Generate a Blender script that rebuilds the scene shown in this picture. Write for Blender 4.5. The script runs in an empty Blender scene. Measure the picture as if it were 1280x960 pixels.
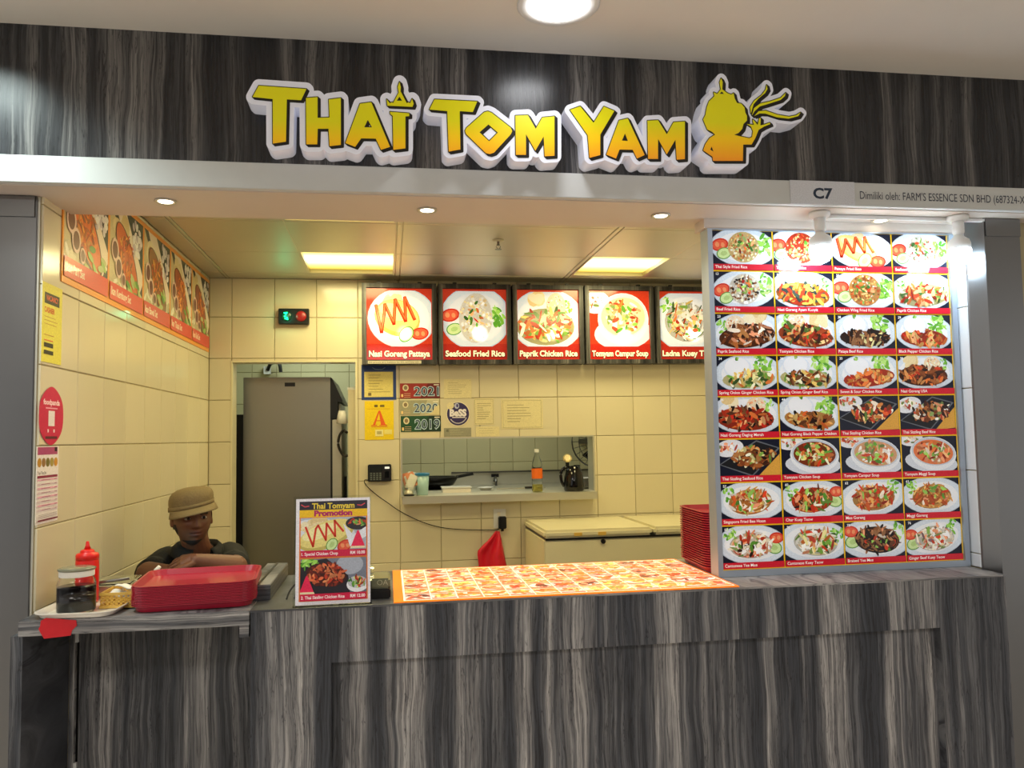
import bpy, bmesh, math, random
import numpy as np
from mathutils import Vector, Matrix
# ------------------------------------------------------------------ camera
YAW, PITCH, ROLL, FPX = math.radians(8.742), math.radians(3.727), math.radians(-0.967), 1013.25
cy, sy, cp, sp = math.cos(YAW), math.sin(YAW), math.cos(PITCH), math.sin(PITCH)
FW = np.array([sy*cp, cy*cp, sp]); RT = np.array([cy, -sy, 0.0]); UP = np.cross(RT, FW)
cr, sr = math.cos(ROLL), math.sin(ROLL)
RT, UP = RT*cr+UP*sr, -RT*sr+UP*cr
CAM = np.array([0.0, 0.0, 1.55])
SC = bpy.context.scene
COL = SC.collection
cd = bpy.data.cameras.new('camera'); co = bpy.data.objects.new('camera', cd); COL.objects.link(co)
cd.sensor_width = 36.0; cd.lens = FPX/1280*36.0; cd.clip_start = 0.02; cd.clip_end = 60
co.matrix_world = Matrix(((RT[0], UP[0], -FW[0], CAM[0]), (RT[1], UP[1], -FW[1], CAM[1]), (RT[2], UP[2], -FW[2], CAM[2]), (0, 0, 0, 1)))
SC.camera = co
def at(x, y, ax, v):                       # point of the plane axis=v seen at a pixel of the survey photograph
    d = FW+RT*(x-640)/FPX-UP*(y-480)/FPX
    return CAM+d*(v-CAM[ax])/d[ax]
# ------------------------------------------------------------------ world, exposure, big lights
w = bpy.data.worlds.new('world'); SC.world = w; w.use_nodes = True
w.node_tree.nodes['Background'].inputs[0].default_value = (1.0, 0.97, 0.93, 1)
w.node_tree.nodes['Background'].inputs[1].default_value = 0.75
SC.view_settings.view_transform = 'Standard'; SC.view_settings.look = 'None'
SC.view_settings.exposure = 0.0; SC.view_settings.gamma = 1.0; SC.view_settings.use_curve_mapping = False
def lamp(name, kind, loc, energy, color, size=0.1, rot=(0, 0, 0), sizey=None, spot=None, blend=.5):
    l = bpy.data.lights.new(name, kind); l.energy = energy; l.color = color
    if kind == 'AREA':
        l.size = size
        if sizey: l.shape = 'RECTANGLE'; l.size_y = sizey
    else: l.shadow_soft_size = size
    if kind == 'SPOT': l.spot_size = spot; l.spot_blend = blend
    o = bpy.data.objects.new(name, l); COL.objects.link(o); o.location = loc; o.rotation_euler = rot
    return o
for i, (x, y) in enumerate(((-1.6, -0.6), (1.6, -0.6), (0, -2.6))):
    lamp('hall_panel_light', 'AREA', (x, y, 2.76), 34, (1.0, 0.96, 0.91), 1.2, sizey=.6)
lamp('hall_downlight', 'SPOT', (0.497, 2.225, 2.785), 15, (0.90, 0.93, 1.0), .09, spot=math.radians(140), blend=.9)
lamp('hall_downlight', 'SPOT', (-1.25, 2.225, 2.785), 70, (0.84, 1.0, 0.97), .085, spot=math.radians(140), blend=.6)
lamp('kitchen_light', 'AREA', (0.7, 5.9, 2.45), 8, (0.98, 1.0, 0.84), .6)
lamp('kitchen_light', 'AREA', (-0.55, 6.1, 2.45), 5.5, (0.86, 1.0, 0.90), .4)
_p = Vector((-.69, 3.11, 1.165)); _d = Vector((-.775, 3.285, 1.165))-_p
lamp('telephone_glow', 'SPOT', _p, 0.9, (0.10, 0.72, 1.0), .012, rot=_d.to_track_quat('-Z', 'Y').to_euler(), spot=math.radians(34), blend=.9)

# ------------------------------------------------------------------ materials
def lin(c):
    return tuple(((v/255)/12.92 if v/255 <= .04045 else ((v/255+.055)/1.055)**2.4) for v in c[:3])
def newmat(name):
    m = bpy.data.materials.new(name); m.use_nodes = True
    nt = m.node_tree; return m, nt, nt.nodes['Principled BSDF']
def mat(name, rgb, rough=.5, metal=0, spec=None, noise=0, nscale=8, bump=0, coat=0, trans=0, ior=None, emit=0, stretch=None, alpha=None):
    m, nt, b = newmat(name); c = lin(rgb)
    b.inputs['Base Color'].default_value = (*c, 1); b.inputs['Roughness'].default_value = rough; b.inputs['Metallic'].default_value = metal
    if spec is not None: b.inputs['Specular IOR Level'].default_value = spec
    if coat: b.inputs['Coat Weight'].default_value = coat; b.inputs['Coat Roughness'].default_value = .05
    if trans: b.inputs['Transmission Weight'].default_value = trans
    if ior: b.inputs['IOR'].default_value = ior
    if emit: b.inputs['Emission Color'].default_value = (*c, 1); b.inputs['Emission Strength'].default_value = emit
    tc = nt.nodes.new('ShaderNodeTexCoord'); mp = nt.nodes.new('ShaderNodeMapping'); n = nt.nodes.new('ShaderNodeTexNoise')
    nt.links.new(tc.outputs['Object'], mp.inputs[0]); nt.links.new(mp.outputs[0], n.inputs['Vector'])
    n.inputs['Scale'].default_value = nscale; n.inputs['Detail'].default_value = 5
    if stretch: mp.inputs['Scale'].default_value = stretch
    a = noise or .04
    mix = nt.nodes.new('ShaderNodeMix'); mix.data_type = 'RGBA'
    mix.inputs[6].default_value = (*[v*(1-a) for v in c], 1); mix.inputs[7].default_value = (*[min(1, v*(1+a)) for v in c], 1)
    nt.links.new(n.outputs[0], mix.inputs[0]); nt.links.new(mix.outputs[2], b.inputs['Base Color'])
    if bump:
        bp = nt.nodes.new('ShaderNodeBump'); bp.inputs['Strength'].default_value = bump; bp.inputs['Distance'].default_value = .01
        nt.links.new(n.outputs[0], bp.inputs['Height']); nt.links.new(bp.outputs[0], b.inputs['Normal'])
    return m
def wood_mat(name, horizontal=False, gain=1.0, rough=.42):
    m, nt, b = newmat(name); L = nt.links.new; N = nt.nodes.new
    tc = N('ShaderNodeTexCoord'); mp = N('ShaderNodeMapping'); L(tc.outputs['Object'], mp.inputs[0])
    if horizontal: mp.inputs['Rotation'].default_value = (0, math.radians(90), 0)
    # slow wobble of the grain
    wob = N('ShaderNodeTexNoise'); wm = N('ShaderNodeMapping'); wm.inputs['Scale'].default_value = (6, 2, 3.4); L(mp.outputs[0], wm.inputs[0]); L(wm.outputs[0], wob.inputs['Vector'])
    wob.inputs['Scale'].default_value = 1; wob.inputs['Detail'].default_value = 2
    ws = N('ShaderNodeVectorMath'); ws.operation = 'SCALE'; ws.inputs['Scale'].default_value = .036; L(wob.outputs['Color'], ws.inputs[0])
    ad = N('ShaderNodeVectorMath'); ad.operation = 'ADD'; L(mp.outputs[0], ad.inputs[0]); L(ws.outputs[0], ad.inputs[1])
    def nz(sc, detail, rough_=.5, dist=0):
        q = N('ShaderNodeMapping'); q.inputs['Scale'].default_value = sc; L(ad.outputs[0], q.inputs[0])
        n = N('ShaderNodeTexNoise'); n.inputs['Scale'].default_value = 1; n.inputs['Detail'].default_value = detail; n.inputs['Roughness'].default_value = rough_; n.inputs['Distortion'].default_value = dist
        L(q.outputs[0], n.inputs['Vector']); return n
    board = nz((13, 0, .22), 3, .62); fine = nz((120, 0, 2.8), 7, .72, .5); vein = nz((46, 0, 1.9), 4, .6, 1.6)
    r1 = N('ShaderNodeValToRGB'); L(board.outputs[0], r1.inputs[0]); e = r1.color_ramp.elements
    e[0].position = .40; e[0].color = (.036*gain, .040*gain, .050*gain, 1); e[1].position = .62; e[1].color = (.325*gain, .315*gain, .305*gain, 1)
    k = e.new(.5); k.color = (.098*gain, .100*gain, .108*gain, 1)
    r2 = N('ShaderNodeValToRGB'); L(fine.outputs[0], r2.inputs[0]); e = r2.color_ramp.elements
    e[0].position = .38; e[0].color = (.28, .28, .31, 1); e[1].position = .64; e[1].color = (1.4, 1.38, 1.35, 1)
    # thin dark veins where the noise crosses .5
    s = N('ShaderNodeMath'); s.operation = 'SUBTRACT'; L(vein.outputs[0], s.inputs[0]); s.inputs[1].default_value = .5
    a = N('ShaderNodeMath'); a.operation = 'ABSOLUTE'; L(s.outputs[0], a.inputs[0])
    r3 = N('ShaderNodeValToRGB'); L(a.outputs[0], r3.inputs[0]); e = r3.color_ramp.elements
    e[0].position = 0; e[0].color = (.28, .28, .31, 1); e[1].position = .02; e[1].color = (1, 1, 1, 1)
    def mul(p, q):
        x = N('ShaderNodeMix'); x.data_type = 'RGBA'; x.blend_type = 'MULTIPLY'; x.inputs[0].default_value = 1; x.clamp_result = False
        L(p, x.inputs[6]); L(q, x.inputs[7]); return x.outputs[2]
    L(mul(mul(r1.outputs[0], r2.outputs[0]), r3.outputs[0]), b.inputs['Base Color'])
    b.inputs['Roughness'].default_value = rough
    bp = N('ShaderNodeBump'); bp.inputs['Strength'].default_value = .08; bp.inputs['Distance'].default_value = .002; L(fine.outputs[0], bp.inputs['Height']); L(bp.outputs[0], b.inputs['Normal'])
    return m
def steel_mat(name, rgb, rough, stretch=(3, 3, 160)):
    m, nt, b = newmat(name); L = nt.links.new; N = nt.nodes.new
    b.inputs['Base Color'].default_value = (*lin(rgb), 1); b.inputs['Metallic'].default_value = 1
    tc = N('ShaderNodeTexCoord'); mp = N('ShaderNodeMapping'); mp.inputs['Scale'].default_value = stretch; n = N('ShaderNodeTexNoise')
    n.inputs['Scale'].default_value = 1; n.inputs['Detail'].default_value = 4
    L(tc.outputs['Object'], mp.inputs[0]); L(mp.outputs[0], n.inputs['Vector'])
    mr = N('ShaderNodeMapRange'); mr.inputs['To Min'].default_value = rough-.02; mr.inputs['To Max'].default_value = rough+.05
    L(n.outputs[0], mr.inputs['Value']); L(mr.outputs[0], b.inputs['Roughness'])
    return m
def tile_mat(name, rgb, rough=.16):
    m, nt, b = newmat(name); L = nt.links.new; N = nt.nodes.new
    oi = N('ShaderNodeObjectInfo'); mx = N('ShaderNodeMix'); mx.data_type = 'RGBA'; c = lin(rgb)
    mx.inputs[6].default_value = (*[v*.955 for v in c], 1); mx.inputs[7].default_value = (*[min(1, v*1.03) for v in c], 1)
    L(oi.outputs['Random'], mx.inputs[0]); L(mx.outputs[2], b.inputs['Base Color']); b.inputs['Roughness'].default_value = rough
    tc = N('ShaderNodeTexCoord'); n = N('ShaderNodeTexNoise'); n.inputs['Scale'].default_value = 9; L(tc.outputs['Object'], n.inputs['Vector'])
    bp = N('ShaderNodeBump'); bp.inputs['Strength'].default_value = .05; bp.inputs['Distance'].default_value = .01; L(n.outputs[0], bp.inputs['Height']); L(bp.outputs[0], b.inputs['Normal'])
    return m
def print_mat(name, emit=0, rough=.3, hot=0, coat=0, basegain=1):
    m, nt, b = newmat(name); L = nt.links.new; N = nt.nodes.new
    a = N('ShaderNodeAttribute'); a.attribute_name = 'Col'
    tc = N('ShaderNodeTexCoord'); n = N('ShaderNodeTexNoise'); n.inputs['Scale'].default_value = 260; n.inputs['Detail'].default_value = 3; L(tc.outputs['Object'], n.inputs['Vector'])
    r = N('ShaderNodeMapRange'); r.inputs['To Min'].default_value = .72; r.inputs['To Max'].default_value = 1.28; L(n.outputs[0], r.inputs['Value'])
    mx = N('ShaderNodeMix'); mx.data_type = 'RGBA'; mx.blend_type = 'MULTIPLY'; mx.inputs[0].default_value = 1; L(a.outputs['Color'], mx.inputs[6]); L(r.outputs[0], mx.inputs[7])
    L(mx.outputs[2], b.inputs['Base Color']); b.inputs['Roughness'].default_value = rough
    if coat: b.inputs['Coat Weight'].default_value = coat; b.inputs['Coat Roughness'].default_value = .03
    if emit:
        L(mx.outputs[2], b.inputs['Emission Color'])
        if hot:            # the lamp behind the film of a light box
            v = N('ShaderNodeVectorMath'); v.operation = 'DISTANCE'; L(tc.outputs['Object'], v.inputs[0]); v.inputs[1].default_value = (0.03, 0, -.055)
            q = N('ShaderNodeMapRange'); q.interpolation_type = 'SMOOTHSTEP'; q.inputs['From Min'].default_value = .012; q.inputs['From Max'].default_value = .062
            q.inputs['To Min'].default_value = hot; q.inputs['To Max'].default_value = emit; L(v.outputs['Value'], q.inputs['Value']); L(q.outputs[0], b.inputs['Emission Strength'])
        else: b.inputs['Emission Strength'].default_value = emit
    return m
M = {}
M['wood'] = wood_mat('grey_wood_laminate', gain=1.22)
M['woodf'] = wood_mat('grey_wood_laminate_shaded', gain=.52, rough=.25)  # same laminate as the counter, the fascia's shade put into its gain
M['woodh'] = wood_mat('grey_wood_laminate_horizontal', True, gain=1.2)
M['wooddark'] = wood_mat('dark_wood_frame', gain=.45)
M['steel'] = steel_mat('brushed_steel', (126, 126, 126), .28, (2, 2, 90))
M['steelb'] = mat('satin_bright_steel', (205, 202, 188), .38, metal=.65, noise=.05, nscale=1, stretch=(2, 60, 60))
M['fridge'] = steel_mat('fridge_steel', (160, 158, 148), .34)
M['ceilmetal'] = steel_mat('satin_ceiling_metal', (206, 202, 190), .42, (3, 60, 3))
M['cream'] = tile_mat('cream_glazed_tile', (222, 212, 182))
M['white_tile'] = tile_mat('white_glazed_tile', (225, 232, 238))
M['green_tile'] = tile_mat('pale_green_tile', (206, 200, 160))
M['grout'] = mat('grout', (176, 164, 128), .9)
M['plaster'] = mat('painted_plaster', (226, 220, 210), .7, noise=.03)
M['plasterw'] = mat('painted_band', (205, 207, 204), .55, noise=.04, nscale=20)
M['soffit'] = mat('soffit_paint', (212, 200, 188), .45, noise=.02)
M['white'] = mat('white_plastic', (232, 232, 230), .35)
M['whitemelamine'] = mat('white_melamine', (235, 228, 215), .2)
M['black'] = mat('black_plastic', (18, 18, 20), .35)
M['blackgloss'] = mat('black_gloss', (8, 9, 14), .08)
M['aluminium'] = mat('satin_aluminium', (178, 190, 205), .38, metal=.6)
M['redtray'] = mat('red_tray_plastic', (170, 30, 54), .3, coat=.25)
M['redtape'] = mat('red_tape', (205, 15, 30), .55, noise=.12, nscale=30, bump=.3)
M['redsauce'] = mat('red_bottle', (225, 22, 14), .3)
M['glass'] = mat('clear_glass', (255, 255, 255), .02, trans=1, ior=1.25)
M['acrylic'] = mat('clear_acrylic', (240, 246, 246), .03, trans=1, ior=1.3)
M['pet'] = mat('clear_bottle_plastic', (250, 255, 252), .04, trans=1, ior=1.06)
M['soy'] = mat('dark_sauce', (12, 6, 6), .12)
M['gold'] = mat('gold_plastic', (222, 180, 84), .35)
M['cloth'] = mat('tissue', (236, 232, 220), .9)
M['freezer'] = mat('cream_enamel', (226, 218, 184), .35)
M['floor'] = mat('floor_tile', (205, 196, 184), .3, noise=.1)
M['skin'] = mat('skin', (112, 70, 50), .5, noise=.08, nscale=30)
M['beard'] = mat('short_beard', (44, 32, 27), .8)
M['shirt'] = mat('black_cotton', (13, 14, 17), .85, noise=.15, nscale=90, bump=.2)
M['cap'] = mat('olive_cotton', (128, 112, 76), .9, noise=.12, nscale=120, bump=.3)
M['trouser'] = mat('dark_denim', (30, 34, 44), .85)
M['eye'] = mat('eye_white', (168, 160, 152), .15)
M['iris'] = mat('dark_iris', (22, 12, 8), .1)
M['lips'] = mat('lips', (100, 62, 54), .45)
M['pink'] = mat('pink', (205, 20, 80), .4)
M['redbag'] = mat('red_bag_plastic', (214, 24, 52), .38, noise=.15, nscale=20)
M['bluelid'] = mat('blue_lid', (40, 120, 170), .35)
M['bluecan'] = mat('pale_blue_plastic', (170, 205, 205), .3)
M['signwhite'] = mat('sign_white_acrylic', (236, 238, 250), .25, emit=.10)
M['signblack'] = mat('sign_black_film', (16, 14, 12), .3)
M['orange'] = mat('orange_label', (236, 108, 20), .5)
M['wire'] = mat('black_wire', (20, 17, 16), .5)
M['bulb'] = mat('lit_bulb', (212, 236, 255), .3, emit=72)
M['dl'] = mat('lit_downlight', (255, 240, 215), .3, emit=7)
M['dlbig'] = mat('lit_ceiling_lamp', (250, 252, 255), .3, emit=14)
M['trof'] = None
M['print'] = print_mat('printed_paper', rough=.45)
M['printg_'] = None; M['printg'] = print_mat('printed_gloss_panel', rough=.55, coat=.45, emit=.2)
M['printb'] = print_mat('light_box_film', emit=.46, rough=.12, hot=5)
M['printt'] = print_mat('lit_tabletop_film', emit=.52, rough=.3)
M['printbn'] = print_mat('printed_banner', rough=.3, coat=.3)
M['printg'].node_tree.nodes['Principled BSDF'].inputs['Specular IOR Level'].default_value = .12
# troffer diffuser: a tube behind a yellowed panel, bright along its middle
m, nt, b = newmat('yellowed_lamp_diffuser'); N = nt.nodes.new; L = nt.links.new
tc = N('ShaderNodeTexCoord'); sx = N('ShaderNodeSeparateXYZ'); L(tc.outputs['Object'], sx.inputs[0])
ab = N('ShaderNodeMath'); ab.operation = 'ABSOLUTE'; L(sx.outputs['Y'], ab.inputs[0])
rr = N('ShaderNodeValToRGB'); mr_ = N('ShaderNodeMapRange'); mr_.inputs['From Max'].default_value = .27; L(ab.outputs[0], mr_.inputs['Value']); L(mr_.outputs[0], rr.inputs[0])
e = rr.color_ramp.elements; e[0].position = .1; e[0].color = (1, .95, .62, 1); e[1].position = 1; e[1].color = (.62, .42, .03, 1)
k = e.new(.55); k.color = (.95, .78, .22, 1)
L(rr.outputs[0], b.inputs['Emission Color']); rs = N('ShaderNodeMapRange'); rs.inputs['To Min'].default_value = 3.2; rs.inputs['To Max'].default_value = .75; L(mr_.outputs[0], rs.inputs['Value']); L(rs.outputs[0], b.inputs['Emission Strength'])
b.inputs['Base Color'].default_value = (.8, .7, .3, 1)
M['trof'] = m
# sign gradient: yellow letters printed with an orange foot
m, nt, b = newmat('yellow_orange_gradient_film'); N = nt.nodes.new; L = nt.links.new
tc = N('ShaderNodeTexCoord'); sx = N('ShaderNodeSeparateXYZ'); L(tc.outputs['Object'], sx.inputs[0])
mr_ = N('ShaderNodeMapRange'); mr_.inputs['From Min'].default_value = 2.43; mr_.inputs['From Max'].default_value = 2.66; L(sx.outputs['Z'], mr_.inputs['Value'])
rr = N('ShaderNodeValToRGB'); L(mr_.outputs[0], rr.inputs[0]); e = rr.color_ramp.elements
e[0].position = .05; e[0].color = (*lin((236, 140, 22)), 1); e[1].position = .8; e[1].color = (*lin((214, 205, 4)), 1); k = e.new(.45); k.color = (*lin((238, 186, 6)), 1)
L(rr.outputs[0], b.inputs['Base Color']); L(rr.outputs[0], b.inputs['Emission Color']); b.inputs['Emission Strength'].default_value = .22; b.inputs['Roughness'].default_value = .3
M['signyellow'] = m

# ------------------------------------------------------------------ builders
def obj(name, bm, m=None, parent=None, smooth=False, loc=None):
    if isinstance(bm, bpy.types.Mesh): me = bm
    else:
        me = bpy.data.meshes.new(name); bm.normal_update(); bm.to_mesh(me); bm.free()
    if m is not None:
        for x in (m if isinstance(m, (list, tuple)) else [m]): me.materials.append(x)
    if smooth:
        for p in me.polygons: p.use_smooth = True
    o = bpy.data.objects.new(name, me); COL.objects.link(o)
    if parent: o.parent = parent
    if loc is not None: o.location = loc
    return o
def thing(name, label, cat, loc=(0, 0, 0), rz=0, group=None):
    o = bpy.data.objects.new(name, None); COL.objects.link(o); o.location = loc; o.rotation_euler = (0, 0, rz); o.empty_display_size = .05
    return tag(o, label, cat, group)
def tag(o, label, cat, group=None):
    o['label'] = label; o['category'] = cat
    if group: o['group'] = group
    return o
def struct(o): o['kind'] = 'structure'; return o
def box(bm, x0, x1, y0, y1, z0, z1, mi=0, bevel=0):
    r = bmesh.ops.create_cube(bm, size=1); vs = r['verts']
    for v in vs: v.co = Vector(((x0+x1)/2+v.co.x*(x1-x0), (y0+y1)/2+v.co.y*(y1-y0), (z0+z1)/2+v.co.z*(z1-z0)))
    fs = {f for v in vs for f in v.link_faces}
    for f in fs: f.material_index = mi
    if bevel:
        es = list({e_ for v in vs for e_ in v.link_edges})
        bmesh.ops.bevel(bm, geom=es, offset=bevel, segments=2, affect='EDGES')
    return bm
def bx(*a, **k): return box(bmesh.new(), *a, **k)
def lathe(bm, prof, seg=28, c=(0, 0, 0), mi=0, cap=True):
    rings = []
    for r, z in prof:
        rings.append([bm.verts.new((c[0]+r*math.cos(2*math.pi*i/seg), c[1]+r*math.sin(2*math.pi*i/seg), c[2]+z)) for i in range(seg)])
    for a, b_ in zip(rings, rings[1:]):
        for i in range(seg):
            f = bm.faces.new((a[i], a[(i+1) % seg], b_[(i+1) % seg], b_[i])); f.material_index = mi
    if cap:
        f = bm.faces.new(list(reversed(rings[0]))); f.material_index = mi; f = bm.faces.new(rings[-1]); f.material_index = mi
    return bm
def tube(bm, pts, r, seg=8):
    pts = [Vector(p) for p in pts]; rings = []
    for i, p in enumerate(pts):
        t = (pts[min(i+1, len(pts)-1)]-pts[max(i-1, 0)]).normalized()
        a = t.cross(Vector((0, 0, 1)));
        if a.length < .05: a = t.cross(Vector((1, 0, 0)))
        a.normalize(); b_ = t.cross(a); rad = r[i] if isinstance(r, (list, tuple)) else r
        rings.append([bm.verts.new(p+(a*math.cos(2*math.pi*k/seg)+b_*math.sin(2*math.pi*k/seg))*rad) for k in range(seg)])
    for a, b_ in zip(rings, rings[1:]):
        for k in range(seg): bm.faces.new((a[k], a[(k+1) % seg], b_[(k+1) % seg], b_[k]))
    bm.faces.new(list(reversed(rings[0]))); bm.faces.new(rings[-1])
    bmesh.ops.recalc_face_normals(bm, faces=bm.faces)
    return bm
def smooth_path(pts, n=8):
    out = []; P_ = [Vector(p) for p in pts]
    for i in range(len(P_)-1):
        p0, p1, p2, p3 = P_[max(i-1, 0)], P_[i], P_[i+1], P_[min(i+2, len(P_)-1)]
        for k in range(n):
            t = k/n; out.append(.5*((2*p1)+(p2-p0)*t+(2*p0-5*p1+4*p2-p3)*t*t+(3*p1-p0-3*p2+p3)*t**3))
    return out+[P_[-1]]
# ---- flat print: convex polygons in a local (u right, v up) plane, each colour on its own thin layer of ink
_txt = {}
def text_mesh(s, bold=0.0):
    key = (s, bold)
    if key not in _txt:
        c = bpy.data.curves.new('t', 'FONT'); c.body = s; c.size = 1; c.offset = bold; c.resolution_u = 3
        o = bpy.data.objects.new('t', c); COL.objects.link(o)
        dg = bpy.context.evaluated_depsgraph_get(); me = bpy.data.meshes.new_from_object(o.evaluated_get(dg))
        vs = [(v.co.x, v.co.y) for v in me.vertices]; fs = [tuple(p.vertices) for p in me.polygons]
        bpy.data.objects.remove(o); bpy.data.curves.remove(c); bpy.data.meshes.remove(me)
        xs = [v[0] for v in vs] or [0]; ys = [v[1] for v in vs] or [0]
        _txt[key] = (vs, fs, min(xs), max(xs), min(ys), max(ys))
    return _txt[key]
def clip(poly, r):
    x0, y0, x1, y1 = r
    for ax, lim, s in ((0, x0, 1), (0, x1, -1), (1, y0, 1), (1, y1, -1)):
        out = []
        for i, p in enumerate(poly):
            q = poly[(i+1) % len(poly)]; a = (p[ax]-lim)*s; b_ = (q[ax]-lim)*s
            if a >= 0: out.append(p)
            if a*b_ < 0: t = a/(a-b_); out.append((p[0]+(q[0]-p[0])*t, p[1]+(q[1]-p[1])*t))
        poly = out
        if len(poly) < 3: return []
    return poly
class Print:
    def __init__(s, w=None, h=None, step=.00018): s.p = []; s.layer = 0; s.clip = None; s.step = step
    def poly(s, pts, col, up=True):
        if s.clip: pts = clip(list(pts), s.clip)
        if len(pts) < 3: return
        if up: s.layer += 1
        s.p.append((pts, [tuple(range(len(pts)))], lin(col), s.layer))
    def rect(s, x0, y0, x1, y1, col, up=True): s.poly([(x0, y0), (x1, y0), (x1, y1), (x0, y1)], col, up)
    def ell(s, cx, cy_, rx, ry, col, rot=0, n=20, up=True):
        c, d = math.cos(rot), math.sin(rot)
        s.poly([(cx+rx*math.cos(t)*c-ry*math.sin(t)*d, cy_+rx*math.cos(t)*d+ry*math.sin(t)*c) for t in [2*math.pi*i/n for i in range(n)]], col, up)
    def line(s, pts, wd, col):
        s.layer += 1
        for (x0, y0), (x1, y1) in zip(pts, pts[1:]):
            dx, dy = x1-x0, y1-y0; l = math.hypot(dx, dy) or 1; nx, ny = -dy/l*wd/2, dx/l*wd/2; ex, ey = dx/l*wd*.3, dy/l*wd*.3
            s.poly([(x0+nx-ex, y0+ny-ey), (x0-nx-ex, y0-ny-ey), (x1-nx+ex, y1-ny+ey), (x1+nx+ex, y1+ny+ey)], col, False)
    def text(s, t, x, y, h, col, align='l', wmax=None, bold=0.0, sx=1, wfix=None):
        vs, fs, a, b_, c, d = text_mesh(t, bold)
        k = h/.72; kx = k*sx; wd = (b_-a)*kx
        if wfix: kx *= wfix/wd; wd = wfix
        if wmax and wd > wmax: kx *= wmax/wd; wd = wmax
        ox = x-{'l': 0, 'c': wd/2, 'r': wd}[align]
        s.layer += 1
        s.p.append(([(ox+(v[0]-a)*kx, y+v[1]*k) for v in vs], fs, lin(col), s.layer))
        return wd
    def build(s, name, m, parent=None, O=(0, 0, 0), U=(1, 0, 0), V=(0, 0, 1), back=None, loc=None):
        O, U, V = Vector(O), Vector(U), Vector(V); Nn = U.cross(V).normalized()
        verts = []; faces = []; cols = []
        for pts, fs, c, l in s.p:
            b0 = len(verts); off = Nn*(l*s.step)
            verts += [O+U*p[0]+V*p[1]+off for p in pts]
            for f in fs: faces.append(tuple(b0+i for i in f)); cols += [(*c, 1)]*len(f)
        if back:      # the sheet or panel body: (x0,y0,x1,y1,thickness,colour)
            x0, y0, x1, y1, th, col = back; b0 = len(verts)
            for dd in (0, -th):
                for (x, y) in ((x0, y0), (x1, y0), (x1, y1), (x0, y1)): verts.append(O+U*x+V*y+Nn*dd)
            for f in ((0, 1, 2, 3), (7, 6, 5, 4), (0, 4, 5, 1), (1, 5, 6, 2), (2, 6, 7, 3), (3, 7, 4, 0)):
                faces.append(tuple(b0+i for i in f)); cols += [(*lin(col), 1)]*4
        me = bpy.data.meshes.new(name); me.from_pydata(verts, [], faces)
        at_ = me.color_attributes.new('Col', 'FLOAT_COLOR', 'CORNER'); at_.data.foreach_set('color', [v for c in cols for v in c])
        me.materials.append(m); o = bpy.data.objects.new(name, me); COL.objects.link(o)
        if parent: o.parent = parent
        if loc is not None: o.location = loc
        return o
# ---- food on prints
BROWN = [(110, 55, 25), (165, 95, 45), (70, 35, 20), (200, 135, 75), (45, 25, 18), (140, 75, 35)]
RED = [(200, 62, 30), (222, 118, 55), (150, 42, 22), (240, 178, 120), (190, 40, 25)]
MIX = [(205, 85, 40), (110, 55, 30), (235, 190, 130), (90, 120, 50), (60, 35, 25), (225, 140, 70), (180, 50, 30)]
GREEN = [(92, 150, 52), (150, 195, 88), (58, 108, 44), (185, 215, 130)]
VEG = [(225, 215, 150), (110, 150, 60), (240, 235, 200), (200, 110, 50), (60, 90, 40), (235, 200, 110)]
RICE = [(245, 240, 225), (255, 252, 240), (232, 222, 195), (238, 210, 160)]
FRIED = [(235, 205, 140), (245, 225, 170), (215, 160, 90), (240, 235, 210), (190, 110, 60), (120, 160, 80)]
NOOD = [(215, 160, 85), (190, 115, 50), (235, 195, 120), (150, 80, 35), (200, 90, 40)]
DARK = [(50, 28, 18), (90, 50, 28), (130, 80, 45), (30, 18, 14), (160, 110, 70)]
SEAF = [(240, 225, 205), (225, 150, 110), (250, 245, 235), (190, 70, 50), (120, 140, 80)]
def shards(P_, R_, cx, cy_, rx, ry, pal, n, ln=.022, wd=.007, kind='strip'):
    for i in range(n):
        a = R_.uniform(0, 2*math.pi); r = math.sqrt(R_.random())*.92; x = cx+rx*r*math.cos(a); y = cy_+ry*r*math.sin(a)
        c = R_.choice(pal); k = R_.uniform(.82, 1.15); c = tuple(max(0, min(255, v*k)) for v in c)
        if kind == 'grain': P_.ell(x, y, ln*.3*R_.uniform(.5, 1.2), wd*.45*R_.uniform(.6, 1.3), c, R_.uniform(0, 3), 6)
        else: P_.ell(x, y, ln*.5*R_.uniform(.5, 1.3), wd*.5*R_.uniform(.6, 1.5), c, R_.uniform(0, 3.14), 8)
def lettuce(P_, R_, cx, cy_, r, n=26):
    for i in range(n):
        a = R_.uniform(0, 6.28); d = r*math.sqrt(R_.random())
        P_.ell(cx+d*math.cos(a)*.8, cy_+d*math.sin(a), r*R_.uniform(.18, .42), r*R_.uniform(.08, .2), R_.choice([(120, 185, 60), (160, 215, 90), (90, 160, 50), (190, 230, 130)]), R_.uniform(0, 3.14), 9)
def tomato(P_, x, y, r, rot=0):
    P_.ell(x, y, r, r*.7, (200, 40, 25), rot); P_.ell(x, y, r*.84, r*.56, (228, 92, 62), rot); P_.ell(x-r*.3, y, r*.25, r*.3, (238, 150, 100), rot, 8); P_.ell(x+r*.35, y, r*.22, r*.28, (238, 150, 100), rot, 8)
def cucumber(P_, x, y, r, rot=.3):
    P_.ell(x, y, r, r*.75, (90, 150, 60), rot); P_.ell(x, y, r*.87, r*.64, (205, 228, 160), rot); P_.ell(x, y, r*.45, r*.3, (180, 208, 130), rot)
def egg(P_, x, y, r):
    P_.ell(x, y, r, r*.66, (250, 250, 246), .1, 18); P_.ell(x-.1*r, y+.03*r, r*.42, r*.3, (240, 180, 30), 0, 14); P_.ell(x-.2*r, y+.1*r, r*.1, r*.07, (255, 240, 190), 0, 8)
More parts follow.
